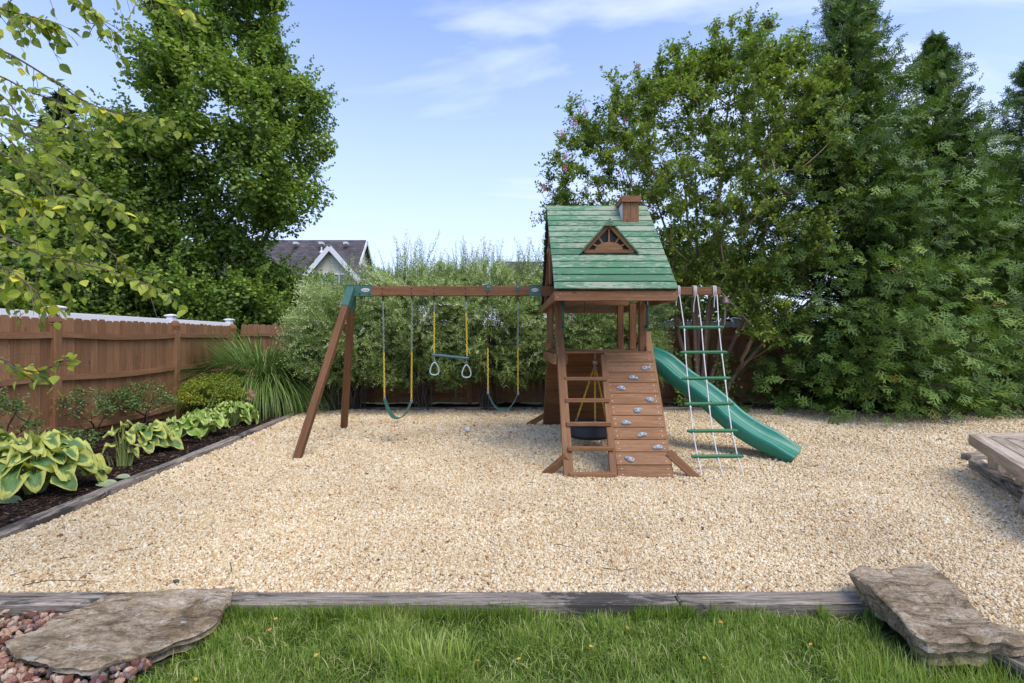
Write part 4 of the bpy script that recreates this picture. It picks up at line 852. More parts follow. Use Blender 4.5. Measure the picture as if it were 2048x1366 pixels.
rock(2052,905,(0.2,0.2,0.10),'low reddish stone under the corner bench',plain('reddish_stone',(0.22,0.13,0.09),0.8,var=0.3,bump=0.5),5,'stone','stone',0.5)
M_SAND=plain('sandstone',(0.36,0.30,0.21),0.85,var=0.25,scale=8,bump=0.6)
c_=P(655,812,11.1); b=MB(); b.beam(c_+[-0.16,0,0.02],c_+[0.14,0.02,0.03],0.2,0.17,ch=0.03); tag(b.build('stone_block',M_SAND,loc=c_),'tan sandstone block behind the swing legs by the ornamental grass','stone')
rock(613,819,(0.13,0.08,0.035),'flat pale stone at the far end of the left timber',plain('pale_stone',(0.42,0.42,0.41),0.8,var=0.2,scale=10,bump=0.4),6,'stone','stone',1.9)

# ------------------------------------------------------------------ brown fences
def picket_panel(p0,p1,h,z0,par,sag=0.0,railside=None):
    """dog-eared boards between two posts, three rails on the garden side"""
    p0=np.array(p0,float);p1=np.array(p1,float); d=p1-p0; L=np.hypot(*d); d/=L; n_=np.array([d[1],-d[0]]) if railside is None else np.array(railside,float)
    nb=int(round(L/0.142)); w_=L/nb; b=MB()
    for k in range(nb):
        c=p0+d*w_*(k+.5); ww=w_-random.uniform(0.002,0.006); hh=h+random.uniform(-0.012,0.012); zb_=z0+random.uniform(-.01,.01); t=0.016; ox=random.uniform(-0.003,0.003)
        hw=ww/2; e=0.034; prof=[(-hw,zb_),(hw,zb_),(hw,hh-e),(hw-e*0.8,hh),(-hw+e*0.8,hh),(-hw,hh-e)]
        V=[]; 
        for (a,z_) in prof: V.append([c[0]+d[0]*a-n_[0]*(t/2-ox),c[1]+d[1]*a-n_[1]*(t/2-ox),z_])
        for (a,z_) in prof: V.append([c[0]+d[0]*a+n_[0]*(t/2+ox),c[1]+d[1]*a+n_[1]*(t/2+ox),z_])
        V=np.array(V); g=np.array([[z_,a,0] for a,z_ in prof]+[[z_,a,t] for a,z_ in prof])+rng.uniform(-20,20,3)
        Fc=[[5,4,3,2,1,0],[6,7,8,9,10,11]]+[[i,(i+1)%6,6+(i+1)%6,6+i] for i in range(6)]
        b.add(V,Fc,g=g,v=random.random())
    o=part(b,'picket_boards',M_FENCE,par)
    for z_ in (h-0.235,z0+(h-z0)*0.52,z0+0.17):
        b=MB(); m_=6; pp=[np.array([*(p0+d*L*t+n_*0.034),z_-sag*math.sin(math.pi*t)+random.uniform(-.003,.003)]) for t in np.linspace(0,1,m_)]
        pp[0]=pp[0]; b.beam([*(p0+n_*0.032),z_],[*(p1+n_*0.032),z_],0.04,0.085,up=(0,0,1),ch=0.004) if sag==0 else None
        if sag:
            V=[];g=[]
            for i,p_ in enumerate(pp):
                for (a,c_) in ((-.02,-.042),(.02,-.042),(.02,.042),(-.02,.042)): V.append(p_+np.array([n_[0]*a,n_[1]*a,c_])); g.append([i*L/(m_-1),a,c_])
            Fc=[]
            for i in range(m_-1):
                for j in range(4): Fc.append([i*4+j,i*4+(j+1)%4,(i+1)*4+(j+1)%4,(i+1)*4+j])
            Fc+= [[3,2,1,0],[m_*4-4,m_*4-3,m_*4-2,m_*4-1]]
            b.add(V,Fc,g=np.array(g)+rng.uniform(-9,9,3),v=random.random())
        part(b,'rail',M_FENCE,par)
def fpost(x,y,h,par,rz=0.0):
    b=MB(); b.box(x-0.06,x+0.06,y-0.06,y+0.06,-0.1,h-0.155,ch=0.006)
    s_=0.06
    prof=[(0.060,h-0.154),(0.060,h-0.150),(0.066,h-0.146),(0.066,h-0.134),(0.050,h-0.126),(0.050,h-0.118),(0.062,h-0.108),(0.062,h-0.09),(0.055,h-0.045),(0.040,h-0.01),(0.022,h+0.008),(0.0,h+0.012)]
    V=[];
    for (r_,z_) in prof:
        for (a,c) in ((-1,-1),(1,-1),(1,1),(-1,1)): V.append([x+a*r_,y+c*r_,z_])
    Fc=[[i*4+j,i*4+(j+1)%4,(i+1)*4+(j+1)%4,(i+1)*4+j] for i in range(len(prof)-1) for j in range(4)]
    V=np.array(V); b.add(V,Fc,g=V[:,[2,0,1]]+rng.uniform(-9,9,3),v=0.5); part(b,'post',M_FENCE,par)
FX0=-6.42
LF_=thing('wooden_fence','brown stained picket fence with carved posts along the left side of the bed','fence',(FX0,7,0),'brown wooden fences')
ysp=[1.9,4.55,7.16,9.73,11.72]
for i in range(4): picket_panel((FX0-0.0,ysp[i]+0.061),(FX0-0.0,ysp[i+1]-0.061),1.80+0.008*i,0.10-0.02*i,LF_,sag=(0.0,0.02,0.035,0.0)[i],railside=(1,0))
for y_ in ysp: fpost(FX0+0.02,y_,1.86,LF_)
BF_=thing('wooden_fence','brown stained picket fence across the back behind the hedge and crape myrtle','fence',(3,11.78,0),'brown wooden fences')
xs_=list(np.linspace(-6.3,15.0,9))
for i in range(8): picket_panel((xs_[i]+0.061,11.80),(xs_[i+1]-0.061,11.80),1.86-0.016*i,0.06,BF_,railside=(0,-1))
for i,x_ in enumerate(xs_[1:]): fpost(x_,11.78,1.90-0.016*i,BF_)
# white vinyl fences beyond
def vinyl(pts,label,h=1.93,posts=True):
    VF=thing('vinyl_fence',label,'fence',(*pts[0],0),'white vinyl fences of the neighbours')
    for i in range(len(pts)-1):
        a=np.array([*pts[i],0.0]);c=np.array([*pts[i+1],0.0]); d=unit(c-a); a2=a+d*0.07;c2=c-d*0.07
        b=MB(); b.beam(a2+[0,0,h-0.075],c2+[0,0,h-0.075],0.045,0.14,ch=0.004); part(b,'rail',M_VINYL,VF); b=MB(); b.beam(a2+[0,0,0.1],c2+[0,0,0.1],0.045,0.14,ch=0.004); part(b,'rail',M_VINYL,VF)
        b=MB(); b.beam(a2+[0,0,0.975],c2+[0,0,0.975],0.022,h-0.33,ch=0.002); part(b,'panel',M_VINYL,VF)
    for (x_,y_) in pts:
        b=MB(); b.box(x_-0.065,x_+0.065,y_-0.065,y_+0.065,-0.15,h+0.035,ch=0.006); part(b,'post',M_VINYL,VF)
        b=MB(); b.box(x_-0.095,x_+0.095,y_-0.095,y_+0.095,h+0.055,h+0.075,ch=0.004)
        V=[]
        for (r_,z_) in ((0.072,h+0.036),(0.088,h+0.054)):
            for (s1_,s2_) in ((-1,-1),(1,-1),(1,1),(-1,1)): V.append([x_+s1_*r_,y_+s2_*r_,z_])
        for (r_,z_) in ((0.085,h+0.076),(0.05,h+0.09),(0.0,h+0.10)):
            for (s1_,s2_) in ((-1,-1),(1,-1),(1,1),(-1,1)): V.append([x_+s1_*r_,y_+s2_*r_,z_])
        b.add(V,[[i*4+j,i*4+(j+1)%4,(i+1)*4+(j+1)%4,(i+1)*4+j] for i in (0,2,3) for j in range(4)]); part(b,'post_cap',M_VINYL,VF)
vinyl([(-6.93,5.4),(-6.93,7.80),(-6.93,10.42),(-6.93,12.55),(-9.5,12.6)],'white vinyl fence with capped posts rising behind the left brown fence')
vinyl([(3.0,12.4),(5.4,12.4),(7.8,12.4)],'white vinyl fence glimpsed behind the crape myrtle trunks',h=1.95)

# ------------------------------------------------------------------ houses
m=Mat('asphalt_shingle'); p=m.n('ShaderNodeTexCoord').outputs['Object']; g=m.attr('g').outputs['Vector']
bk=m.n('ShaderNodeTexBrick'); m.l(g,bk.inputs[0]); bk.inputs['Scale'].default_value=1.0; bk.inputs['Brick Width'].default_value=0.33; bk.inputs['Row Height'].default_value=0.20; bk.inputs['Mortar Size'].default_value=0.012; bk.inputs['Color1'].default_value=(0.075,0.066,0.072,1); bk.inputs['Color2'].default_value=(0.13,0.115,0.12,1); bk.inputs['Mortar'].default_value=(0.035,0.03,0.032,1)
n=m.noise(p,1.5,5,0.6); M_SHING=m.finish(m.mix(1.0,bk.outputs['Color'],m.ramp(n,[(0.3,0.75),(0.7,1.25)]),'MULTIPLY'),0.9,spec=0.15)
def siding(name,col):
    m=Mat(name); g=m.attr('g').outputs['Vector']; s=m.n('ShaderNodeSeparateXYZ'); m.l(g,s.inputs[0]); fr=m.math('FRACT',m.math('MULTIPLY',s.outputs[2],5.5))
    lin=m.ramp(fr,[(0.0,0.55),(0.08,1.0)]); return m.finish(m.mix(1.0,(*col,1),lin,'MULTIPLY'),0.6,nrm=m.bump(fr,0.6,0.02),spec=0.3)
M_SIDE=siding('sage_siding',(0.66,0.63,0.50)); M_SIDE2=siding('beige_siding',(0.56,0.50,0.45)); M_TRIM=plain('white_trim',(0.80,0.80,0.80),0.5,var=0.04)
m=Mat('window_glass'); M_GLASS=m.finish((0.10,0.14,0.18),0.08,spec=0.8)
def quad(mb,pts,g=None,v=0.5): mb.add(pts,[[0,1,2,3]] if len(pts)==4 else [[0,1,2]],g=pts if g is None else g,v=v)
def house(name,label,x0,x1,yf,yb,eave,ridge,gable=None,par=None,window=True):
    H=thing(name,label,'house',((x0+x1)/2,yf,-0.15))
    b=MB(); ym=(yf+yb)/2
    b.box(x0,x1,yf,yb,-0.15,eave,ch=0.01)
    for x_ in (x0+0.001,x1-0.001): quad(b,[(x_,yf,eave),(x_,yb,eave),(x_,ym,ridge-0.1)])
    V=np.concatenate(b.V); b.g=[V]; part(b,'wall',M_SIDE,H)
    sl_=math.hypot(ym-yf+.4,ridge-eave)
    for sg in (-1,1):
        b=MB(); ye=ym+sg*(ym-yf+0.4); ze=eave-0.25; t=np.array([0,0,0.14])
        a=[(x0-.35,ye,ze),(x1+.35,ye,ze),(x1+.35,ym,ridge),(x0-.35,ym,ridge)]; V=np.vstack([a,np.array(a)-t]); gg=np.array([(x0,0,0),(x1,0,0),(x1,sl_,0),(x0,sl_,0)]*2,float)
        b.add(V,[[0,1,2,3],[7,6,5,4],[0,4,5,1],[1,5,6,2],[2,6,7,3],[3,7,4,0]],g=gg); rf=part(b,'roof',M_SHING,H)
    for x_ in (x0-.36,x1+.36):
        for sg in (-1,1):
            b=MB(); ye=ym+sg*(ym-yf+0.4); b.beam((x_,ye,eave-0.34),(x_,ym,ridge-0.09),0.05,0.26,up=(0,0,1)); part(b,'rake_board',M_TRIM,H)
    return H,ym,sl_
# left house: a long ridge parallel to the picture, front gable, vents
YH=34.0
def HX(px,Y=YH): return (px-1024)/F*Y
def HZf(py,Y=YH): return 1.5-(py-HZ)/F*Y
Hs,ym,sl_=house('house','grey roofed house with a pale green front gable seen above the willow hedge',HX(425,YH+4),HX(733,YH+4)-0.3,YH,YH+8,HZf(592),HZf(480,YH+4))
gx0,gx1,gxm=HX(615,YH-2.5),HX(712,YH-2.5),HX(662,YH-2.5); yg=YH-2.5; zg=HZf(494,yg); ze=HZf(552,yg)
b=MB(); V=[(gx0,yg,-.15),(gx1,yg,-.15),(gx1,yg,ze-0.1),(gxm,yg,zg-0.15),(gx0,yg,ze-0.1)]; b.add(V,[[0,1,2,3,4]],g=V); 
for x_ in (gx0,gx1): quad(b,[(x_,yg,-.15),(x_,YH+2,-.15),(x_,YH+2,ze-0.1),(x_,yg,ze-0.1)])
part(b,'gable_wall',M_SIDE,Hs)
for (xe,sg) in ((gx0-0.35,-1),(gx1+0.35,1)):
    b=MB(); zz0=ze-0.32; a=[(xe,yg-0.3,zz0),(gxm,yg-0.3,zg+0.05),(gxm,YH+3.3,zg+0.05),(xe,YH+3.3,zz0)]; ls=math.hypot(gxm-xe,zg-zz0); V=np.vstack([a,np.array(a)-[0,0,.14]]); gg=np.array([(0,0,0),(0,ls,0),(5,ls,0),(5,0,0)]*2,float)
    b.add(V,[[0,1,2,3],[7,6,5,4],[0,4,5,1],[1,5,6,2],[2,6,7,3],[3,7,4,0]],g=gg); part(b,'roof',M_SHING,Hs)
    b=MB(); b.beam((xe,yg-0.33,zz0-0.1),(gxm-sg*0.0,yg-0.33+(0.002 if sg>0 else 0),zg-0.08),0.06,0.28,up=(0,0,1)); part(b,'rake_board',M_TRIM,Hs)
def window(par,xc,zc,w_,h_,y):
    b=MB()
    for (a,c,e,f) in ((-w_/2-.12,-w_/2,-h_/2-.12,h_/2+.12),(w_/2,w_/2+.12,-h_/2-.12,h_/2+.12),(-w_/2,w_/2,h_/2,h_/2+.12),(-w_/2,w_/2,-h_/2-.12,-h_/2)): b.box(xc+a,xc+c,y-0.1,y-0.02,zc+e,zc+f)
    for k in (-1,0,1): b.box(xc+k*w_/4-0.03,xc+k*w_/4+0.03,y-0.085,y-0.03,zc-h_/2,zc+h_/2)
    b.box(xc-w_/2,xc+w_/2,y-0.084,y-0.031,zc-0.03,zc+0.03)
    f_=part(b,'window',M_TRIM,par); b=MB(); b.box(xc-w_/2,xc+w_/2,y-0.05,y-0.04,zc-h_/2,zc+h_/2,ch=0.001); part(b,'pane',M_GLASS,f_)
window(Hs,HX(665,yg),HZf(568,yg),1.7,1.1,yg)
for px_ in (592,643,692):
    yv=YH+3.2; zr=HZf(480,YH+4)-0.8*0.0; b=MB(); z_=HZf(486,yv); b.box(HX(px_,yv)-0.16,HX(px_,yv)+0.16,yv-0.2,yv+0.2,z_-0.12,z_+0.06,ch=0.02); part(b,'roof_vent',M_LOGO,Hs)
b=MB(); yv=YH+1.6; b.tube([(HX(643,yv),yv,HZf(505,yv)),(HX(643,yv),yv,HZf(494,yv))],0.05,8); b.lathe([(0.16,0),(0.06,.14)],(HX(643,yv),yv,HZf(504,yv)-0.05),10); part(b,'vent_pipe',M_TRIM,Hs)
H2,_,_=house('house','distant house with a plain brown grey roof between the hedge and the tower',HX(1010,45),HX(1250,45),41,49,HZf(585,41),HZf(523,45))
H3,_,_=house('house','distant house almost hidden by the left trees above the white fence',HX(-160,40),HX(60,40),36,44,HZf(560,36),HZf(455,40))

# ------------------------------------------------------------------ vegetation toolkit
DIA=np.array([[0,0,0],[-.30,.45,.06],[0,1,-.06],[.30,.45,.06]],float); DIAF=np.array([[0,2,1],[0,3,2]])
MAP=np.array([[0,0,0],[-.52,.20,.05],[-.24,.42,0],[-.42,.72,.03],[0,1.0,-.08],[.42,.72,.03],[.24,.42,0],[.52,.20,.05]],float); MAPF=np.array([[0,2,1],[0,4,2],[2,4,3],[0,6,4],[4,6,5],[0,7,6]])
def rdir(N): return unit(rng.normal(0,1,(N,3)))
def grow(roots,tips,step=0.25,upb=0.25,jit=0.03,asc=1.0):
    """branching skeleton: every tip joins the nearest sensible node"""
    nodes=[];par=[]
    for rt in roots:
        last=-1
        for p_ in rt: nodes.append(np.array(p_,float)); par.append(last); last=len(nodes)-1
    base=nodes[0]; tips=np.array(tips,float); order=np.argsort(np.linalg.norm(tips-base,axis=1)); ends=[]
    arr=np.zeros((200000,3)); n_=len(nodes); arr[:n_]=nodes; dist0=np.zeros(200000); dist0[:n_]=np.linalg.norm(arr[:n_]-base,axis=1)
    for ti in order:
        t=tips[ti]; d=t-arr[:n_]; L=np.linalg.norm(d,axis=1); cost=L+0.55*np.maximum(0,dist0[:n_]-np.linalg.norm(t-base)+0.15*L)+asc*np.maximum(0,arr[:n_,2]-t[2]+0.65*np.hypot(d[:,0],d[:,1]))
        i=int(np.argmin(cost)); p0=arr[i].copy(); Ls=L[i]; k=max(1,int(Ls/step)); last=i
        for q in range(1,k+1):
            u=q/k; p_=p0+(t-p0)*u; p_=p_+np.array([0,0,-upb*Ls*u*(1-u)]) + (rng.normal(0,jit,3)*Ls*0.5 if q<k else 0)
            arr[n_]=p_; dist0[n_]=np.linalg.norm(p_-base); par.append(last); last=n_; n_+=1
        ends.append(last)
    return arr[:n_],np.array(par),ends
def skin(mb,nodes,par,r_tip,r_pow=0.45,sides=6,rmax=1.0,skipr=0.0,floor=None):
    n_=len(nodes); cnt=np.zeros(n_); kids=[[] for _ in range(n_)]
    for i,p_ in enumerate(par):
        if p_>=0: kids[p_].append(i)
    for i in range(n_-1,-1,-1):
        if not kids[i]: cnt[i]=1
        if par[i]>=0: cnt[par[i]]+=cnt[i]
    rad=np.minimum(r_tip*cnt**r_pow,rmax)
    if floor: i_=np.arange(floor[0]); t_=(i_%floor[1])/(floor[1]-1); rad[:floor[0]]=np.maximum(rad[:floor[0]],floor[2]*(1-t_)+floor[3]*t_)
    st=[(i,None) for i in range(n_) if par[i]<0]
    while st:
        i,fr=st.pop(); ch=[] if fr is None else [fr]
        rr=[rad[i]*1.0] if fr is not None else []
        while True:
            ch.append(i); rr.append(rad[i])
            if not kids[i]: break
            ks=sorted(kids[i],key=lambda q:-cnt[q])
            for q in ks[1:]: st.append((q,i))
            i=ks[0]
        if len(ch)>1:
            pts=nodes[ch]; rr=np.array(rr); 
            if rr.max()>skipr: mb.tube(pts,rr,sides if rr.max()>0.012 else 4,cap=False)
    return rad
def cluster_leaves(mb,cen,radv,nleaf,size,outward=None,up=0.5,tv=DIA,tf=DIAF,vmean=0.5,vsd=0.18,shell=0.55,droop=0.0,sizev=0.2):
    """leaves in ellipsoidal clumps; positions biased to the shell, faces biased up and outwards"""
    K=len(cen); N=K*nleaf; d=rdir(N); r_=rng.uniform(shell**3,1,N)**(1/3); rv=np.repeat(np.broadcast_to(radv,(K,3)),nleaf,0); c=np.repeat(cen,nleaf,0)
    P_=c+d*r_[:,None]*rv; nn=unit(d*0.55+rng.normal(0,0.45,(N,3))+[0,0,up]); dr=unit(d+rng.normal(0,0.7,(N,3))+[0,0,-droop]); dr=unit(dr-nn*np.sum(dr*nn,1,keepdims=True)*0.85)
    v=np.clip(np.repeat(rng.normal(vmean,vsd*0.7,K),nleaf)+rng.normal(0,vsd,N),0,1)
    mb.scatter(tv,tf,P_,dr,nn,size*rng.lognormal(0,sizev,N),v); return mb

M_BARK=wood('bark_grey_brown',(0.045,0.035,0.028),(0.09,0.07,0.055),(0.15,0.125,0.10),rough=0.9,bump=0.8,scale=1.5)
M_CBARK=wood('crape_myrtle_bark',(0.13,0.085,0.06),(0.26,0.175,0.125),(0.38,0.28,0.205),rough=0.7,bump=0.3,scale=0.7)
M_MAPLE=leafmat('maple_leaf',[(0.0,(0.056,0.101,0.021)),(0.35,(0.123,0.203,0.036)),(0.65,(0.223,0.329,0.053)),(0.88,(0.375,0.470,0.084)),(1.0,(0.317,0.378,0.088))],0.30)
M_CRAPE=leafmat('crape_leaf',[(0.0,(0.066,0.107,0.024)),(0.4,(0.164,0.248,0.049)),(0.75,(0.305,0.390,0.071)),(0.93,(0.42,0.48,0.085)),(1.0,(0.36,0.42,0.08))],0.28,rough=0.42)
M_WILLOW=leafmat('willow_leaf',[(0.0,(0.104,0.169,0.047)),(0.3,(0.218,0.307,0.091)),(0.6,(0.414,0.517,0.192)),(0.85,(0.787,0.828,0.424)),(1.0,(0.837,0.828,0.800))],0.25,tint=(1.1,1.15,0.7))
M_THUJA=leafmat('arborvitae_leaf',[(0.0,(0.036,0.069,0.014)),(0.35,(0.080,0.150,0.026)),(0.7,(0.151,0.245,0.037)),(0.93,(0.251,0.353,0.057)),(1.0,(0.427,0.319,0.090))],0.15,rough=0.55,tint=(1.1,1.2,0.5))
M_CONI=leafmat('dark_conifer_leaf',[(0.0,(0.018,0.042,0.018)),(0.6,(0.045,0.083,0.033)),(1.0,(0.090,0.128,0.053))],0.1)
M_FLOWER=plain('pink_blossom',(0.62,0.24,0.34),0.7,var=0.2)

# ------------------------------------------------------------------ maples behind the left fence
def maple(label,px_,Y,prof,seed,ncl,nleaf,trunk_r=0.16,lean_=0.0,leaf=0.15,grp='broadleaf maples behind the left fence'):
    """prof: list of (image row, left px, right px) giving the crown outline"""
    x0=(px_-1024)/F*Y; T=thing('maple_tree',label,'tree',(x0,Y,-0.15),grp)
    rows=np.array([q[0] for q in prof],float); zl=1.5-(rows-HZ)/F*Y; XL=(np.array([q[1] for q in prof])-1024)/F*Y; XR=(np.array([q[2] for q in prof])-1024)/F*Y
    o=np.argsort(zl); zl,XL,XR=zl[o],XL[o],XR[o]; cen=[];rad_=[]
    while len(cen)<ncl:
        z=random.uniform(zl[0],zl[-1]); xl=np.interp(z,zl,XL); xr=np.interp(z,zl,XR); hw=(xr-xl)/2; xm_=(xl+xr)/2
        if random.random()>(hw/ max(1e-6,(XR-XL).max()/2))**1.0: continue
        th=random.uniform(0,2*math.pi); 
        if math.sin(th)>0.35 and random.random()<0.7: continue
        lob=1+0.20*math.sin(3*th+z*1.3+seed)+0.16*math.sin(z*3.1+th*2+seed*2); rr=random.uniform(0.40,1.0)**0.6*min(lob,1.14)
        cen.append((xm_+math.cos(th)*hw*rr*0.93,Y+math.sin(th)*hw*rr*0.85,z)); s_=random.uniform(0.7,1.25)*(0.55+0.45*hw/((XR-XL).max()/2)); rad_.append((0.50*s_,0.50*s_,0.40*s_))
    cen=np.array(cen);rad_=np.array(rad_)
    top=zl[-1]-0.4; xt=(XL[-1]+XR[-1])/2; tr=[(x0+(xt-x0)*t,Y+0.05*math.sin(t*9),-0.15+(top+0.15)*t) for t in np.linspace(0,1,26)]
    nodes,par,ends=grow([tr],cen,0.45,0.10,0.05); b=MB(); skin(b,nodes,par,0.011,0.47,6,trunk_r,0.0); part(b,'trunk',M_BARK,T)
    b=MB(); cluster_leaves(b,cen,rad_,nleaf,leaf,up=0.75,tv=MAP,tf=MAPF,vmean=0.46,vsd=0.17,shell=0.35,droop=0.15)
    # leafy shoots running outwards past the clumps give the ragged outline
    k=rng.integers(0,len(cen),int(ncl*1.3)); ax=np.array([xt,Y,0]); dd=cen[k]-[np.interp(1,[0,1],[x0,x0]),Y,0]; dd[:,2]=0; dd=unit(dd)*0.7+[0,0,0.75]+rng.normal(0,.3,(len(k),3)); dd=unit(dd); ns=30
    st=cen[k]+dd*rad_[k,:1]*0.7; u=np.tile(np.linspace(0,1,ns),len(k)); P_=np.repeat(st,ns,0)+np.repeat(dd,ns,0)*u[:,None]*np.repeat(rng.uniform(0.35,1.05,len(k)),ns)[:,None]+rng.normal(0,0.075,(len(u),3))*(1.15-u[:,None])
    nn=unit(rng.normal(0,.5,(len(u),3))+[0,-0.1,0.8]); dr=unit(np.repeat(dd,ns,0)*0.4+rng.normal(0,.7,(len(u),3)))
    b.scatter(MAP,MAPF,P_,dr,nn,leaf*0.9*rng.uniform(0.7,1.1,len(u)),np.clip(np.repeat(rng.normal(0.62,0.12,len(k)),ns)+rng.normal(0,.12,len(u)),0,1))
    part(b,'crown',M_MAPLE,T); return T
maple('tall maple with a broad ragged crown left of the swing set',455,16.5,[(-150,440,480),(-60,380,545),(0,345,560),(40,325,575),(80,335,540),(105,315,590),(140,315,555),(170,290,610),(205,285,665),(245,265,640),(290,255,675),(335,210,630),(375,220,645),(410,180,625),(440,200,560),(475,190,530),(520,230,515),(560,230,560),(600,260,600),(660,300,620),(690,320,610)],1,580,220,0.17,leaf=.100)
maple('lower maple left of the tall one, partly behind the birch twigs',165,15.0,[(290,150,210),(320,110,250),(350,60,290),(400,25,310),(480,0,330),(560,-20,340),(640,0,330),(690,40,300)],2,300,200,0.13,leaf=.098)
maple('low broadleaf tree beyond the fence behind the crape myrtle trunks',1400,19.0,[(500,1330,1450),(540,1290,1500),(600,1270,1530),(660,1280,1540),(690,1290,1530)],8,150,110,0.1,leaf=.12,grp=None)
maple('low maple foliage filling the gap above the white fence corner',540,18.0,[(530,480,545),(565,460,610),(600,440,645),(645,430,640),(690,440,630)],5,120,150,0.1,leaf=.12)

# ------------------------------------------------------------------ dark conifer at far left
def conifer(label,px_,Y,top_py,rbase,seed,grp=None,loc='dark_conifer'):
    x0=(px_-1024)/F*Y; zt=1.5-(top_py-HZ)/F*Y; T=thing('conifer_tree',label,'tree',(x0,Y,-0.15),grp)
    b=MB(); b.tube([(x0,Y,-0.15),(x0+.05,Y,zt*.5),(x0,Y,zt)],[0.16,0.09,0.015],8); part(b,'trunk',M_BARK,T)
    N=330; h=rng.uniform(0.04,0.99,N); az=rng.uniform(0,6.283,N); Lb=rbase*(1-h)**0.8*rng.uniform(0.6,1.05,N)+0.1; ns=26; u=np.tile(np.linspace(0.15,1,ns),N); H=np.repeat(h*zt,ns); A_=np.repeat(az,ns); LL=np.repeat(Lb,ns)
    d=np.stack([np.cos(A_),np.sin(A_),np.full(len(A_),0.15)],1); P_=np.stack([np.full(len(A_),x0),np.full(len(A_),Y),H],1)+d*(u*LL)[:,None]+rng.normal(0,0.07,(len(A_),3)); P_[:,2]+=0.25*u**2*LL-0.15*LL*u
    dr=unit(d+rng.normal(0,.6,(len(A_),3))); b=MB(); b.scatter(DIA*[0.6,1,1],DIAF,P_,dr,unit(rng.normal(0,.5,(len(A_),3))+[0,0,1]),rng.uniform(0.16,0.34,len(A_)),np.clip(rng.normal(.45,.2,len(A_)),0,1)); part(b,'crown',M_CONI,T)
conifer('dark narrow conifer standing behind the maples at the far left',125,18.5,190,2.9,1)
conifer('dark conifer at the left picture edge behind the birch',20,17.0,300,2.4,2)

# ------------------------------------------------------------------ crape myrtle
CX,CY=4.12,11.25
T=thing('crape_myrtle','multi-stemmed crape myrtle with tan trunks and a few pink blossoms behind the slide','tree',(CX,CY,0),None)
roots=[]; 
stems=[(-1.1,-.1,4.4),(-.7,.35,5.0),(-.40,-.35,5.3),(0.0,.2,5.6),(.35,-.2,5.4),(.7,.35,5.0),(1.15,-.25,4.6),(1.8,.1,3.8),(-1.7,.2,3.7),(2.6,-.5,3.2)]
for i,(dx,dy,h) in enumerate(stems):
    a0=np.array([CX+dx*0.14,CY+dy*0.2,0.0]); rt=[]
    for t in np.linspace(0,1,14):
        rt.append(a0+np.array([dx*0.15*t+dx*0.95*t**1.5,dy*(0.1*t+0.9*t**1.5),h*t])*[1,1,1]+rng.normal(0,0.02,3)*(t>0))
    roots.append(rt)
def px3(px_,py_,Y): return P(px_,py_,Y)
outl=[(80,1470,1475),(115,1440,1510),(150,1340,1580),(190,1285,1650),(235,1180,1680),(290,1140,1700),(350,1118,1715),(410,1100,1700),(450,1110,1690),(500,1230,1680),(540,1330,1640),(580,1340,1590)]
tips=[];
rows=np.array([q[0] for q in outl],float)
while len(tips)<1050:
    r_=random.uniform(85,585); xl=np.interp(r_,rows,[q[1] for q in outl]); xr=np.interp(r_,rows,[q[2] for q in outl]); px_=random.uniform(xl,xr)
    hw=(xr-xl)/2; dep=math.sqrt(max(0,1-((px_-(xl+xr)/2)/hw)**2))*min(2.4,hw/F*CY); Y=CY+random.uniform(-1,0.8)*dep
    if r_>430 and abs(px_-1420)<110 and random.random()<0.35: continue
    p_=P(px_,r_,CY); p_=np.array([p_[0],Y,p_[2]])
    # thin pockets so the crown has holes
    if mnoise.noise(Vector(p_*0.9)+Vector((5,2,1)))<-0.30: continue
    tips.append(p_)
for (px_,py_) in ((1350,98),(1345,120),(1432,62),(1468,45),(1490,70),(1535,50),(1510,72),(1600,82),(1590,100),(1575,120),(1325,122),(1230,190),(1150,205),(1160,235),(1128,275),(1112,310),(1100,350),(1092,375),(1086,436),(1600,140),(1270,150),(1300,165)):
    p_=P(px_,py_,CY-random.uniform(-.3,.8)); tips.append(p_)
low=[]
for k in range(46): low.append(P(random.gauss(1545,42),random.gauss(628,26),CY-random.uniform(0.9,1.5)))
for k in range(70): low.append(P(random.uniform(1330,1560),random.uniform(400,590),CY-random.uniform(.3,1.3)))
for k in range(14): low.append(P(random.gauss(1340,20),random.gauss(570,35),CY-random.uniform(0,.6)))
tips+=low
for (xa,ya,xb,yb,n_) in ((1480,150,1497,42,7),(1450,150,1432,60,5),(1485,120,1545,48,7),(1560,170,1606,76,6),(1365,160,1346,92,5),(1325,170,1320,118,4),(1180,260,1135,225,4),(1140,330,1100,322,3),(1250,230,1225,160,4),(1420,150,1400,95,4),(1650,220,1640,150,4)):
    for t in np.linspace(0,1,n_): tips.append(P(xa+(xb-xa)*t,ya+(yb-ya)*t,CY-.35)+rng.normal(0,.03,3))
nodes,par,ends=grow(roots,tips,0.22,0.12,0.022); b=MB(); skin(b,nodes,par,0.0050,0.50,7,0.085,floor=(sum(len(r) for r in roots),14,.058,.016)); part(b,'trunk',M_CBARK,T)
tips=nodes[ends]; K=len(tips)
b=MB(); ns=8   # shoots per tip, each with leaves along it
par_=np.array([par[e] for e in ends]); td=unit(tips-nodes[par_]); 
k=np.repeat(np.arange(K),ns); dd=unit(td[k]*0.8+rng.normal(0,.55,(len(k),3))+[0,0,.25]); LL=rng.uniform(0.18,0.44,len(k)); nl=16
u=np.tile(np.linspace(0.02,1,nl),len(k)); st=tips[k]-td[k]*0.12
P_=np.repeat(st,nl,0)+np.repeat(dd*LL[:,None],nl,0)*u[:,None]+rng.normal(0,0.012,(len(u),3)); P_[:,2]-=0.05*u**2
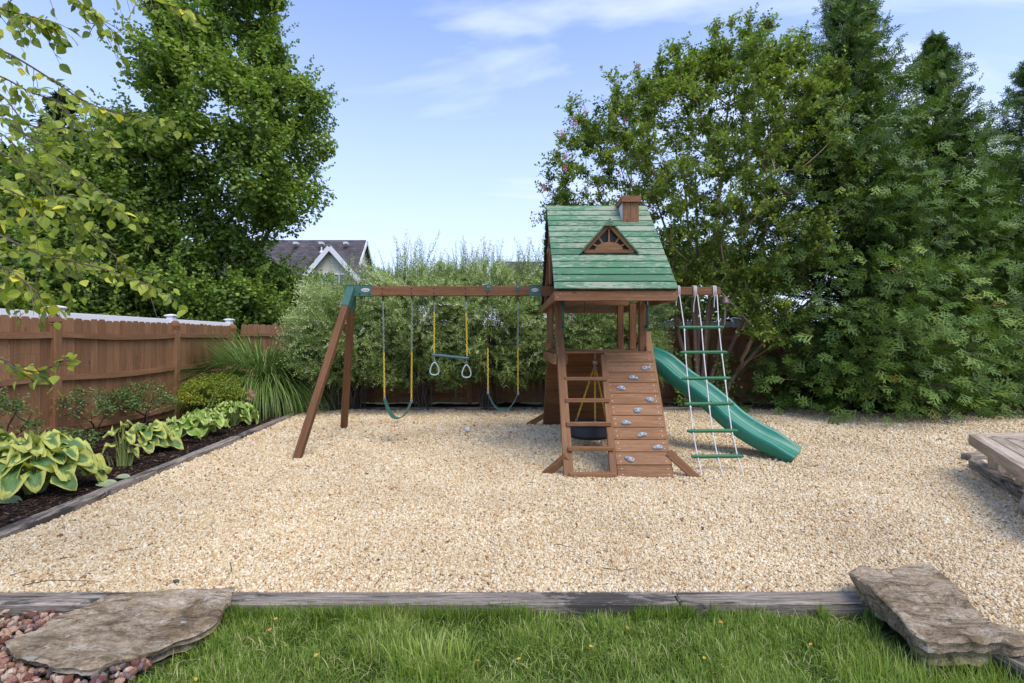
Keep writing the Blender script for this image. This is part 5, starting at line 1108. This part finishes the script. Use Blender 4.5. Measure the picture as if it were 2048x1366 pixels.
sidev=unit(np.cross(np.repeat(dd,nl,0),rng.normal(0,1,(len(u),3)))); dr=unit(np.repeat(dd,nl,0)*0.5+sidev); nn=unit(rng.normal(0,.4,(len(u),3))+[0,0,1])
v=np.clip(np.repeat(np.repeat(rng.normal(.46,.11,K),ns),nl)+rng.normal(0,.15,len(u))+0.12*(u>0.8),0,1)
b.scatter(DIA*[0.95,1,1],DIAF,P_,dr,nn,rng.uniform(0.055,0.092,len(u)),v); part(b,'crown',M_CRAPE,T)
b=MB()
for i in range(0,len(k),2): b.tube([st[i],st[i]+dd[i]*LL[i]*0.95],[0.003,0.0015],3,cap=False)
part(b,'twigs',M_CBARK,T)
for i,(px_,py_) in enumerate(((1124,268),(1130,312),(1115,420),(1170,222),(1248,242),(1130,337),(1150,244),(1238,346),(1410,196),(1440,402),(1278,133),(1087,376))):
    c_=P(px_,py_,CY-1.1); b=MB(); N=60; q=rdir(N)*rng.uniform(0.2,1,(N,1))*[0.06,0.06,0.11]+c_; b.scatter(DIA*[1.4,1,1],DIAF,q,rdir(N),rdir(N),rng.uniform(0.02,0.035,N),rng.uniform(0,1,N)); part(b,'blossom',M_FLOWER,T)
# climbing vine on the crape stems
b=MB(); N=700; th=rng.uniform(0,6.28,N); hz_=rng.uniform(0.1,1.15,N)**1.0; xs2=np.where(rng.uniform(0,1,N)<.5,CX-0.42,CX+0.42)+rng.normal(0,.10,N); P_=np.stack([xs2,CY-0.2+rng.normal(0,.1,N),hz_*1.1],1)
b.scatter(DIA*[1.5,1,1],DIAF,P_,unit(rng.normal(0,.6,(N,3))+[0,-.3,-.6]),unit(rng.normal(0,.4,(N,3))+[0,-1,.6]),rng.uniform(0.04,0.07,N),rng.uniform(0.3,.9,N)); V_=b.build('climbing_vine',M_MAPLE,loc=(CX,CY-.2,0)); tag(V_,'green climbing vine at the foot of the crape myrtle trunks','vine')

# ------------------------------------------------------------------ willow hedge
def shoot_template(n,L,droop,lw=0.12,leaf=0.17,seed=0):
    r_=np.random.default_rng(seed); V=[];Fc=[]
    for i in range(n):
        u=0.08+0.92*i/(n-1); y=u*L; z=-droop*u*u; a=i*2.4+r_.uniform(-.4,.4); s_=leaf*(1.15-0.55*u)*r_.uniform(0.8,1.2)
        d=np.array([math.cos(a)*0.75,0.75,math.sin(a)*0.75]); d/=np.linalg.norm(d); w_=np.cross(d,[math.sin(a+1),0.2,math.cos(a+1)]); w_/=np.linalg.norm(w_)
        c=np.array([0,y,z]); k=len(V); V+= [c,c+d*s_*0.5-w_*s_*lw,c+d*s_,c+d*s_*0.5+w_*s_*lw]; Fc+= [[k,k+2,k+1],[k,k+3,k+2]]
    return np.array(V),np.array(Fc)
def willow(xc,hw,label,seed,zt=2.95):
    yc=11.0; T=thing('willow_shrub',label,'shrub',(xc,yc,0),'dappled willow shrubs forming the hedge')
    N=6800; q=rng.uniform(-1,1,(N*4,3)); rr=(np.abs(q)**np.array([4,2.6,3.2])).sum(1); q=q[(rr<1)&(rr>0.05)&(q[:,1]<.5)][:N]; N=len(q); sc_=np.array([hw*1.12,1.22,(zt-0.62)/2]); c=np.array([xc,yc,(zt+0.62)/2])
    kp=np.array([mnoise.noise(Vector((float(a_*sc_[0]*3.6+seed*5),float(b_*2.4),float(c_*sc_[2]*4.6)))) for a_,b_,c_ in q])>-0.12; q=q[kp]; N=len(q)
    lob=1+0.08*np.sin(q[:,0]*6+q[:,2]*5+seed)+0.06*np.sin(q[:,2]*9+seed*2+q[:,0]*4); d=unit(q)
    P_=c+q*sc_*lob[:,None]; P_[:,1]=np.minimum(P_[:,1],11.62)
    dirs=unit(d*[.9,.9,.35]+[0,-.12,0.35]+rng.normal(0,.35,(N,3))); tv_,tf_=shoot_template(22,1.0,0.28,0.17,0.175,seed)
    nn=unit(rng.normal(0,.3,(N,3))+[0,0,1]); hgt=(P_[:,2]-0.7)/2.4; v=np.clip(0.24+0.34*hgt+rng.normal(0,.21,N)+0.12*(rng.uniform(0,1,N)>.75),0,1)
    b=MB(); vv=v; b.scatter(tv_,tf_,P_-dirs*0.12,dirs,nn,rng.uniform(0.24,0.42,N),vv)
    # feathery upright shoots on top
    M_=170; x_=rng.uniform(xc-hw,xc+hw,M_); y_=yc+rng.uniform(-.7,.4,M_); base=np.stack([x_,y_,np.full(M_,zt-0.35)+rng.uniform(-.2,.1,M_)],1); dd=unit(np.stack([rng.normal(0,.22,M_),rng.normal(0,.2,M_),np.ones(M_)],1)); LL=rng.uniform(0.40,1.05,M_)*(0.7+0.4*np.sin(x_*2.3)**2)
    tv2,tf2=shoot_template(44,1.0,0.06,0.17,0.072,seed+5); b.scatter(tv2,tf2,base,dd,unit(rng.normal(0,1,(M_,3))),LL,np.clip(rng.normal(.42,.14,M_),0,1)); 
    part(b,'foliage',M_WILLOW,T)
    b=MB()
    for i in range(M_): b.tube([base[i],base[i]+dd[i]*LL[i]*.5,base[i]+dd[i]*LL[i]*1.0-[0,0,0.04]],[0.004,0.003,0.0015],3,cap=False)
    for i in range(26):
        a=rng.uniform(0,6.28); rr_=rng.uniform(.5,1); e=c+np.array([math.cos(a)*hw*.8*rr_,math.sin(a)*.6*rr_-.1,rng.uniform(-.3,.8)]); s_=np.array([xc+rng.normal(0,.1),yc+rng.normal(0,.08),0]); b.tube([s_,s_*.6+e*.4+[0,0,.25],e],[0.02,0.013,0.006],5,cap=False)
    part(b,'stems',M_BARK,T); return T
willow(-3.35,1.05,'leftmost willow shrub, spilling out beside the swing legs',1,2.6)
willow(-1.9,1.0,'second willow shrub from the left, behind the left belt swing',2,2.98)
willow(-0.55,1.0,'third willow shrub, behind the trapeze and right belt swing',3,3.02)
willow(0.85,0.95,'fourth willow shrub, seen through the play tower',4,2.9)
willow(2.25,0.80,'rightmost willow shrub between the tower and the crape myrtle',6,2.35)
# loose arching sprays at the left end
for (xc,yc,n_,l) in ((-4.05,10.75,150,'loose willow shrub arching over the ornamental grass'),):
    T=thing('willow_shrub',l,'shrub',(xc,yc,0),'dappled willow shrubs forming the hedge'); b=MB(); d=rdir(n_*3); d=d[(d[:,2]>-0.1)&(d[:,0]<.5)][:n_]; n_=len(d); P_=np.array([xc+0.25,yc,1.35])+d*[0.62,.55,1.05]; dirs=unit(d+[-0.35,-.1,.25]+rng.normal(0,.2,(n_,3)))
    tv_,tf_=shoot_template(30,1.0,0.35,0.12,0.16,3); b.scatter(tv_,tf_,P_-dirs*.1,dirs,np.tile([0,0,1.],(n_,1)),rng.uniform(.3,.55,n_),np.clip(rng.normal(.68,.12,n_),0,1)); part(b,'foliage',M_WILLOW,T)
    b=MB()
    for i in range(30):
        e=P_[i*4]; s_=np.array([xc+rng.normal(0,.06)+.3,yc+rng.normal(0,.06),0]); b.tube([s_,s_*.5+e*.5+[0,0,.3],e],[0.014,0.009,0.004],5,cap=False)
    part(b,'stems',M_BARK,T)

# ------------------------------------------------------------------ arborvitae screen
def spray_template(seed):
    r_=np.random.default_rng(seed); V=[];Fc=[]
    def leafq(c,d,L,w_,nz):
        c=np.array(c,float); d=np.array(d,float)+r_.normal(0,.10,3); d/=np.linalg.norm(d); s_=np.cross(d,nz); s_/=np.linalg.norm(s_); k=len(V)
        V.extend([c-s_*w_*.5,c+s_*w_*.5,c+d*L*.55+s_*w_,c+d*L,c+d*L*.55-s_*w_]); Fc.extend([[k,k+1,k+2],[k,k+2,k+4],[k+4,k+2,k+3]])
    nz=np.array([0,0,1.])
    for i in range(3):
        for sg in (-1,1):
            u=0.06+0.27*i+(.10 if sg>0 else 0); z=-0.30*u*u
            L=0.66*(1-0.60*u)*r_.uniform(.8,1.15); leafq((0,u,z),(sg*0.72,0.70,-0.32),L,0.042,nz)
            c=np.array([sg*.72*L*.45,u+.70*L*.45,z-.3*L*.45]); leafq(c,(sg*0.05,1.0,-0.35),L*0.42,0.038,nz)
            c=np.array([sg*.72*L*.6,u+.70*L*.6,z-.3*L*.6]); leafq(c,(sg*1.3,.3,-0.4),L*0.32,0.036,nz)
    leafq((0,0,0),(0,1,-.28),1.0,0.045,nz)
    return np.array(V),np.array(Fc)
SPR=[spray_template(q) for q in (1,2,3,4)]
def thuja(label,px_,Y,top_py,rb,seed,nb=620,top_r=0.25):
    x0=(px_-1024)/F*Y; zt=1.5-(top_py-HZ)/F*Y; T=thing('arborvitae_tree',label,'tree',(x0,Y,-0.05),'tall arborvitae trees screening the right side')
    tr=[(x0+0.06*math.sin(t*7+seed),Y+0.04*math.cos(t*6),-0.05+(zt+0.05)*t) for t in np.linspace(0,1,16)]; b=MB(); b.tube(tr,np.linspace(0.15,0.008,16),8)
    h=rng.uniform(0.0,1,nb)**1.20*0.985; az=rng.uniform(0,6.283,nb); keep=~((np.sin(az)>0.3)&(rng.uniform(0,1,nb)<.6)); h=h[keep];az=az[keep]; nb=len(h)
    R_=rb*np.minimum(1,1.30*(1-h)**0.98)*(0.88+0.12*np.sin(az*3+seed)+0.12*np.sin(az*2+h*22+seed))*rng.uniform(0.68-.30*h,1.04+.22*h,nb)+0.06
    ns=15; u=np.tile(np.linspace(0.25,1.0,ns),nb)+rng.normal(0,.03,nb*ns); u=np.clip(u,.05,1.05); A_=np.repeat(az,ns); RR=np.repeat(R_,ns); HH=np.repeat(h,ns)*zt; rise=np.repeat(0.30+0.45*h,ns)
    out=np.stack([np.cos(A_),np.sin(A_)],1); sd=np.stack([-out[:,1],out[:,0]],1); lat=rng.normal(0,1,len(A_))*((0.17-.07*np.repeat(h,ns))*RR*u); r_=RR*u
    P_=np.stack([x0+out[:,0]*r_+sd[:,0]*lat,Y+out[:,1]*r_+sd[:,1]*lat,HH+r_*rise-0.16*r_**2*(1-np.repeat(h,ns))+0.08+rng.normal(0,.06,len(A_))],1); P_[:,2]=np.maximum(P_[:,2],0.10+rng.uniform(0,.1,len(A_)))
    dr=unit(np.stack([out[:,0]*.7,out[:,1]*.7,0.05+0.55*np.repeat(h,ns)],1)+sd.repeat(1,0)@np.array([[1,0,0],[0,1,0]])*(lat/np.maximum(RR,.2)*3.0)[:,None]+rng.normal(0,.42,(len(A_),3)))
    nn=unit(np.stack([out[:,0]*.9,out[:,1]*.9,0.8*np.ones(len(A_))],1)+rng.normal(0,.35,(len(A_),3)))
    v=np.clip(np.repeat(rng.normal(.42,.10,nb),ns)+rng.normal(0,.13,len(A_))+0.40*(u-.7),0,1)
    size=rng.uniform(0.20,0.34,len(A_))*(1.0-0.50*np.repeat(h,ns)**2)
    f=MB()
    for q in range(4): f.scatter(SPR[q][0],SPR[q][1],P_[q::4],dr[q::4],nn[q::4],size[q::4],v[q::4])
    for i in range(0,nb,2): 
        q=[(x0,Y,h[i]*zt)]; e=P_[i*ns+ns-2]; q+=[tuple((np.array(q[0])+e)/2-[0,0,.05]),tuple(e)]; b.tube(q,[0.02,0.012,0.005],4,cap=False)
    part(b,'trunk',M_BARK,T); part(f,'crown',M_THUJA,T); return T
thuja('tallest arborvitae with a pointed top, leftmost of the screen beside the crape myrtle',1690,10.9,-60,2.7,1,1050)
thuja('second arborvitae from the left with a thin bare leader at its top',1868,11.5,85,2.5,2,850)
thuja('arborvitae at the right picture edge with a pointed top',2062,12.0,130,2.6,3,800)
thuja('shorter arborvitae filling the gap between the second and the right edge one',1975,12.6,350,2.1,4,600)
thuja('arborvitae low between the tallest and the second one, behind both',1785,12.6,330,2.1,6,560)
thuja('arborvitae beyond the right picture edge behind the bench',2260,11.8,60,2.2,9,420)

# ------------------------------------------------------------------ ornamental grass
T=thing('ornamental_grass','large fountain of arching green ornamental grass at the back left corner','grass clump',(-5.35,11.0,0.02))
N=6000; th=rng.uniform(0,6.283,N); r0=0.42*rng.uniform(0,1,N)**.5; b=MB(); blades(b,-5.35+r0*np.cos(th),11.0+r0*np.sin(th)*.8,np.full(N,0.02),rng.uniform(1.3,2.35,N),rng.uniform(0.008,0.014,N),rng.uniform(0.24,0.84,N),th+rng.normal(0,.4,N),np.clip(rng.normal(.5,.3,N),0,1),seg=12,curl=2.8)
m=Mat('maiden_grass'); v=m.attr('v').outputs['Fac']; s=m.n('ShaderNodeSeparateXYZ'); m.l(m.attr('g').outputs['Vector'],s.inputs[0]); c=m.ramp(v,[(0.0,(0.07,0.14,0.025)),(0.5,(0.17,0.28,0.05)),(0.85,(0.29,0.41,0.11)),(1.0,(0.45,0.50,0.25))]); mid=m.ramp(m.math('ABSOLUTE',s.outputs[1]),[(0.0,1.35),(0.5,1.0)]); c=m.mix(1.0,c,mid,'MULTIPLY'); M_MISC=m.finish(c,0.45,spec=0.3,transl=0.25)
part(b,'blades',M_MISC,T)

# ------------------------------------------------------------------ spirea and roses
M_SPI=leafmat('spirea_leaf',[(0.0,(0.066,0.117,0.013)),(0.4,(0.208,0.271,0.026)),(0.8,(0.452,0.471,0.046)),(1.0,(0.679,0.362,0.118))],0.25)
M_ROSE=leafmat('rose_leaf',[(0.0,(0.049,0.096,0.029)),(0.5,(0.121,0.204,0.055)),(0.85,(0.228,0.288,0.084)),(1.0,(0.538,0.240,0.127))],0.2)
M_STEM=plain('dark_stem',(0.05,0.032,0.022),0.8,var=0.3)
def bush(name,label,cat,c,rx,ry,rz,K,nleaf,leaf,mat,clr,grp=None,zc=None,stemr=0.004,shell=.2,vm=.5):
    T=thing(name,label,cat,c,grp); c=np.array(c,float); d=rdir(K*3); d=d[d[:,2]>-0.25][:K]; cen=c+[0,0,(zc or rz)]+d*[rx,ry,rz*.95]*rng.uniform(.45,1,(len(d),1))**.5
    roots=[[c,c+[0,0,0.08]]]; nodes,par,ends=grow(roots,cen,0.08,0.1,0.05); b=MB(); skin(b,nodes,par,stemr,.42,5,0.02); part(b,'stems',M_STEM,T)
    b=MB(); cluster_leaves(b,cen,np.array([clr,clr,clr*.8]),nleaf,leaf,up=.6,shell=shell,vmean=vm,vsd=.15); part(b,'foliage',mat,T); return T,cen
S_,cen=bush('spirea_shrub','round yellow green spirea with rusty seed heads and pink flowers below the grass','shrub',(-5.55,9.72,0.02),0.68,0.55,0.44,230,70,0.034,M_SPI,0.11,zc=.40)
b=MB(); 
for (px_,py_) in ((458,735),(490,741),(432,740),(415,757),(508,750),(405,750)):
    c_=P(px_,py_,9.6); N=130; q=c_+rng.normal(0,1,(N,3))*[.055,.055,.014]; b.scatter(DIA*[1.2,1,1],DIAF,q,rdir(N),np.tile([0,0,1.],(N,1))+rng.normal(0,.3,(N,3)),rng.uniform(.012,.022,N),.5)
part(b,'seed_heads',plain('rusty_seed_head',(0.26,0.11,0.065),0.8,var=.3),S_)
for (px_,py_) in ((501,783),(506,790),(498,797)):
    b=MB(); c_=P(px_,py_,9.2); N=60; b.scatter(DIA*[1.4,1,1],DIAF,c_+rng.normal(0,.018,(N,3)),rdir(N),rdir(N),rng.uniform(.012,.022,N),.5); part(b,'flower_cluster',plain('pink_flower',(0.72,0.24,0.38),0.6),S_)
def rose(c,rx,rz,K,label,lf=26):
    return bush('rose_bush',label,'rose bush',c,rx,rx*.7,rz,K,lf,0.036,M_ROSE,0.085,'sparse rose bushes along the left fence',zc=rz*1.35,stemr=.0045,shell=.1)
rose((-5.95,8.25,0.0),0.55,0.36,85,'larger open rose bush with dark woody stems behind the small hostas')
rose((-6.05,7.25,0.0),0.42,0.36,48,'thin twiggy rose bush in front of the carved fence post',18)
rose((-6.0,5.95,0.0),0.42,0.40,60,'sparse rose bush at the left picture edge behind the big hosta',20)
rose((-5.75,6.55,0.0),0.40,0.16,50,'low rose bush just behind the big hosta',20)

# ------------------------------------------------------------------ hostas
def hosta_leaf(L,W_,bend,cup,fold=0.18,nu=9,nv=6,tw=0.0,wav=0.0):
    V=[];g=[]; us=np.linspace(0,1,nu); vs=np.linspace(-1,1,nv+1)
    for u in us:
        w_=W_*np.sin(np.pi*min(1,(u*.97+.015)**0.80))**0.62*(1-u**9) if u<1 else 0.0; w_=max(w_,0.002)
        ang=bend*u; y=L*(math.sin(ang)/bend if abs(bend)>1e-3 else u); zc_=-L*((1-math.cos(ang))/bend if abs(bend)>1e-3 else 0)
        for v in vs:
            x=v*w_; lift=cup*abs(v)**1.6*w_+wav*math.sin(u*9+v*3)*abs(v)*0.02-0.010*math.exp(-(v*5)**2)
            back=-0.12*L*abs(v)*(1-u)**3
            V.append([x,y+back-lift*math.sin(ang)*0,zc_+lift]); g.append([v,u,0])
    Fc=[]; n_=nv+1
    for i in range(nu-1):
        for j in range(nv): Fc.append([i*n_+j,i*n_+j+1,(i+1)*n_+j+1,(i+1)*n_+j])
    return np.array(V),np.array(Fc),np.array(g)
def hostamat(name,center,edge,e0=0.62):
    m=Mat(name); g=m.attr('g').outputs['Vector']; s=m.n('ShaderNodeSeparateXYZ'); m.l(g,s.inputs[0]); av=m.math('ABSOLUTE',s.outputs[0]); au=s.outputs[1]
    n=m.noise(g,5,4,.6); e=m.math('MAXIMUM',av,m.math('MULTIPLY',m.math('SUBTRACT',au,0.30),1.25)); e=m.math('ADD',e,m.math('MULTIPLY',m.math('ADD',n,-.5),.45)); v=m.attr('v').outputs['Fac']; e=m.math('ADD',e,m.math('MULTIPLY',m.math('ADD',v,-.5),.45))
    k=m.ramp(e,[(e0-.06,0.0),(e0+.10,1.0)]); cc=m.mix(1.0,(*center,1),m.ramp(m.noise(g,3,3),[(.3,.75),(.7,1.3)]),'MULTIPLY'); c=m.mix(k,cc,(*edge,1))
    vein=m.math('SINE',m.math('MULTIPLY',m.math('ADD',av,m.math('MULTIPLY',au,.25)),42)); 
    c=m.mix(m.ramp(v,[(0.93,0.0),(1.0,0.5)]),c,(0.42,0.28,0.08)); bn=m.noise(m.n('ShaderNodeNewGeometry').outputs['Position'],38,3,.6); c=m.mix(m.math('MULTIPLY',m.ramp(bn,[(0.64,0.0),(0.70,0.8)]),m.ramp(av,[(0.5,0.0),(0.9,1.0)])),c,(0.25,0.13,0.05))
    return m.finish(c,0.42,nrm=m.bump(vein,0.25,0.004),spec=0.35,transl=0.22,tcol=m.mix(1.0,c,(1.2,1.3,.5),'MULTIPLY'))
M_H1=hostamat('hosta_blue_green_leaf',(0.13,0.235,0.075),(0.56,0.58,0.14),.62); M_H2=hostamat('hosta_lime_leaf',(0.24,0.38,0.07),(0.52,0.60,0.19),.72)
M_HST=plain('hosta_stalk',(0.24,0.30,0.09),0.5,var=.15)
def hosta(c,n_,Rr,Hh,L,label,mat,seed,squash=1.0,arc=(0,6.283)):
    T=thing('hosta',label,'hosta',c,'variegated hostas in the left bed'); c=np.array(c,float); b=MB(); st=MB(); r_=np.random.default_rng(seed)
    for i in range(n_):
        q=(i+.5)/n_; az=i*2.39996+r_.normal(0,.25); az=arc[0]+(az%6.283)/6.283*(arc[1]-arc[0]); rad=Rr*math.sqrt(q)*r_.uniform(.85,1.08); z=Hh*(1-0.62*q**1.6)*r_.uniform(.85,1.08)
        p_=c+[math.cos(az)*rad*.62,math.sin(az)*rad*.62*squash,z]; l_=L*r_.uniform(.8,1.15)*(1.05-.25*(1-q)); w_=l_*r_.uniform(.36,.44)
        V,Fc,g=hosta_leaf(l_,w_,r_.uniform(.6,1.5),r_.uniform(.15,.6),wav=r_.uniform(.8,3.0))
        pit=r_.uniform(.05,.5)*(1-q)+0.12-0.35*q; a2=az+r_.normal(0,.35); d=np.array([math.cos(a2)*math.cos(pit),math.sin(a2)*math.cos(pit),math.sin(pit)]); nn=np.array([r_.normal(0,.38),r_.normal(0,.35)-.25,1.0])
        b.scatter(V,Fc,[p_],[d],[nn],1.0,float(np.clip(r_.normal(.5,.24),0,1)),tg=g,smooth=True)
        s0=c+[math.cos(az)*Rr*.10,math.sin(az)*Rr*.1,0.0]; mid=s0*.5+p_*.5+[0,0,Hh*.12]; st.tube([s0,s0*.7+mid*.3+[0,0,Hh*.1],mid,p_+d*.01],[.009,.008,.007,.004],5,cap=False)
    part(b,'leaves',mat,T); part(st,'stalks',M_HST,T); return T
hosta(G(70,985,0.0),64,0.66,0.50,0.25,'largest hosta with blue green leaves edged yellow at the left edge',M_H1,1,.8)
hosta(G(5,960,0.0)+[-.35,.1,0],26,0.5,0.42,0.24,'big hosta cut off by the left picture edge beside the largest one',M_H1,7,.8)
hosta(G(292,905,0.0),26,0.40,0.36,0.20,'middle hosta with long yellow edged leaves right of the largest one',M_H1,2,.8,(-1.6,1.9))
T=hosta(G(243,932,0.0),9,0.16,0.50,0.15,'nearly leafless hosta stub with cut pale stalks beside the largest hosta',M_H1,21)
b=MB()
for i in range(46):
    a=random.uniform(0,6.28); r_=random.uniform(0,.13); h_=random.uniform(.10,.26); s0=G(243,932,0)+[r_*math.cos(a),r_*math.sin(a)*.6,0]; b.tube([s0,s0+[r_*.35*math.cos(a),0,h_]],[.007,.005],5)
part(b,'cut_stalks',M_HST,T)
hosta(G(345,893,0.0),26,0.36,0.34,0.20,'lime green hosta third along the timber edging',M_H2,3)
hosta(G(408,872,0.0),34,0.40,0.36,0.19,'lime green hosta fourth along the bed with upright leaves',M_H2,4)
hosta(G(468,853,0.0),46,0.46,0.38,0.18,'farthest hosta near the spirea, dense and lime green',M_H2,5)
for (px_,py_,l) in ((215,967,'larger pale green hosta leaf lying flat on the mulch'),(252,953,'smaller pale hosta leaf lying on the mulch by the timber'),(18,1000,'pale cut hosta leaf lying under the largest hosta')):
    V,Fc,g=hosta_leaf(.19,.07,.3,.15); b=MB(); c_=G(px_,py_,.04); b.scatter(V,Fc,[c_-[.09,0,0]],[[1,.12,.0]],[[0,-.25,1]],1.0 if px_<250 else .7,.4,tg=g,smooth=True); tag(b.build('fallen_leaf',hostamat('fallen_hosta_leaf_%d'%px_,(0.34,0.42,0.25),(0.45,0.50,0.28)),loc=c_),l,'leaf')

# ------------------------------------------------------------------ river birch reaching in from the left
M_BIR=leafmat('birch_leaf',[(0.0,(0.090,0.139,0.022)),(0.4,(0.211,0.279,0.038)),(0.75,(0.382,0.455,0.061)),(0.95,(0.602,0.631,0.081)),(1.0,(0.900,0.743,0.068))],0.38,tint=(1.2,1.3,.45))
M_BTW=plain('birch_twig',(0.13,0.085,0.06),0.7,var=.25)
BT=thing('birch_tree','river birch whose leafy twigs hang into the picture from the left edge','tree',(-4.7,3.1,-0.05))
b=MB(); trunk=np.array([(-4.7,3.1,-0.05),(-4.62,3.1,1.2),(-4.7,3.15,2.6),(-4.6,3.1,4.2),(-4.65,3.15,5.6)]); tt=np.linspace(0,4,30); tp=np.stack([np.interp(tt,range(5),trunk[:,k]) for k in range(3)],1); b.tube(tp,np.linspace(.11,.03,30),10)
OV=np.array([[0,0,0],[-.2,.10,.03],[-.36,.30,.07],[-.33,.52,.07],[-.2,.75,.03],[0,1,-.06],[.2,.75,.03],[.33,.52,.07],[.36,.30,.07],[.2,.10,.03],[0,.35,0],[0,.7,-.01]],float)
OF=np.array([[0,10,1],[1,10,2],[2,10,3],[3,10,11],[3,11,4],[4,11,5],[5,11,6],[6,11,7],[7,11,10],[7,10,8],[8,10,9],[9,10,0]])
main=[ # px polylines at depth
 ([(-190,60),(0,95),(90,150),(170,205),(235,228),(300,235),(345,242)],3.0,1.0),
 ([(-150,-60),(0,18),(50,30),(110,45)],2.7,1.0),([(40,-80),(130,-20),(190,30),(235,72)],2.8,.8),([(180,-110),(270,-30),(330,8),(372,22)],2.9,.8),
 ([(-160,120),(0,150),(60,185),(110,200),(160,255),(205,290)],3.2,1.0),
 ([(-160,200),(0,232),(80,290),(150,345),(205,385),(262,440)],2.9,1.15),
 ([(-160,280),(0,300),(70,350),(130,420),(190,470),(255,540),(300,560)],3.2,.9),
 ([(-170,400),(0,470),(70,505),(130,520),(200,535),(275,560),(318,585)],2.8,.9),
 ([(-150,330),(0,372),(60,400),(110,395),(160,395)],2.5,1.2),
 ([(-150,480),(-20,520),(40,555),(75,585),(100,600)],2.6,.9),
 ([(-150,640),(0,716),(40,738),(80,745),(128,718)],2.8,.5),([(-150,650),(10,725),(45,745),(70,765)],2.8,.4),
 ([(-170,150),(0,180),(50,250),(110,260),(180,245),(215,262)],3.4,.9),([(-150,380),(0,420),(60,480),(110,500),(170,515)],3.0,1.0),
 ([(-150,220),(0,262),(60,320),(110,350),(150,370)],3.3,1.0),([(-150,540),(-10,575),(40,590),(100,598)],3.1,.8)]
LP=[];LD=[];LN=[];LS=[];LVV=[]
for (pl,Y,den) in main:
    q=np.array([P(a,c,Y+0.10*math.sin(i*1.7+a)) for i,(a,c) in enumerate(pl)]); root=np.array([-4.63,3.12,q[0][2]+0.0]); 
    if root[2]<0.8: root[2]=max(q[0][2]-.0,0.9)
    q=np.vstack([[root],q]); tt=np.linspace(0,len(q)-1,44); pp=np.stack([np.interp(tt,range(len(q)),q[:,k]) for k in range(3)],1)
    for _ in range(4): pp[1:-1]=(pp[:-2]+2*pp[1:-1]+pp[2:])/4
    b.tube(pp,np.linspace(.008,.0014,44),6,cap=False)
    T_=unit(np.gradient(pp,axis=0))
    for i in range(10,44):
        for rep in range(2):
            if random.random()<0.44*den:
                d=unit(T_[i]*.8+rng.normal(0,.6,3)+[0,0,-.25]); L_=random.uniform(.07,.26)*(1.2-.6*i/44); s_=np.array([pp[i]+d*L_*u+np.array([0,0,-.35*L_*u*u]) for u in np.linspace(0,1,6)]); b.tube(s_,np.linspace(.0022,.001,6),4,cap=False)
                for k in range(1,6):
                    if random.random()<.62*min(1,den): LP.append(s_[k]); LD.append(unit(d*.5+rng.normal(0,.55,3)+[0,0,-.55])); LN.append(unit(rng.normal(0,.5,3)+[0,-.75,.65])); LS.append(random.uniform(.036,.070)); LVV.append(random.gauss(.52,.2))
        if random.random()<.55*den: LP.append(pp[i]); LD.append(unit(T_[i]*.5+rng.normal(0,.5,3)+[0,0,-.5])); LN.append(unit(rng.normal(0,.5,3)+[0,-.75,.6])); LS.append(random.uniform(.040,.072)); LVV.append(random.gauss(.6,.2))
part(b,'branches',M_BTW,BT)
b=MB(); b.scatter(OV,OF,np.array(LP),np.array(LD),np.array(LN),np.array(LS),np.clip(LVV,0,1),smooth=False); part(b,'foliage',M_BIR,BT)
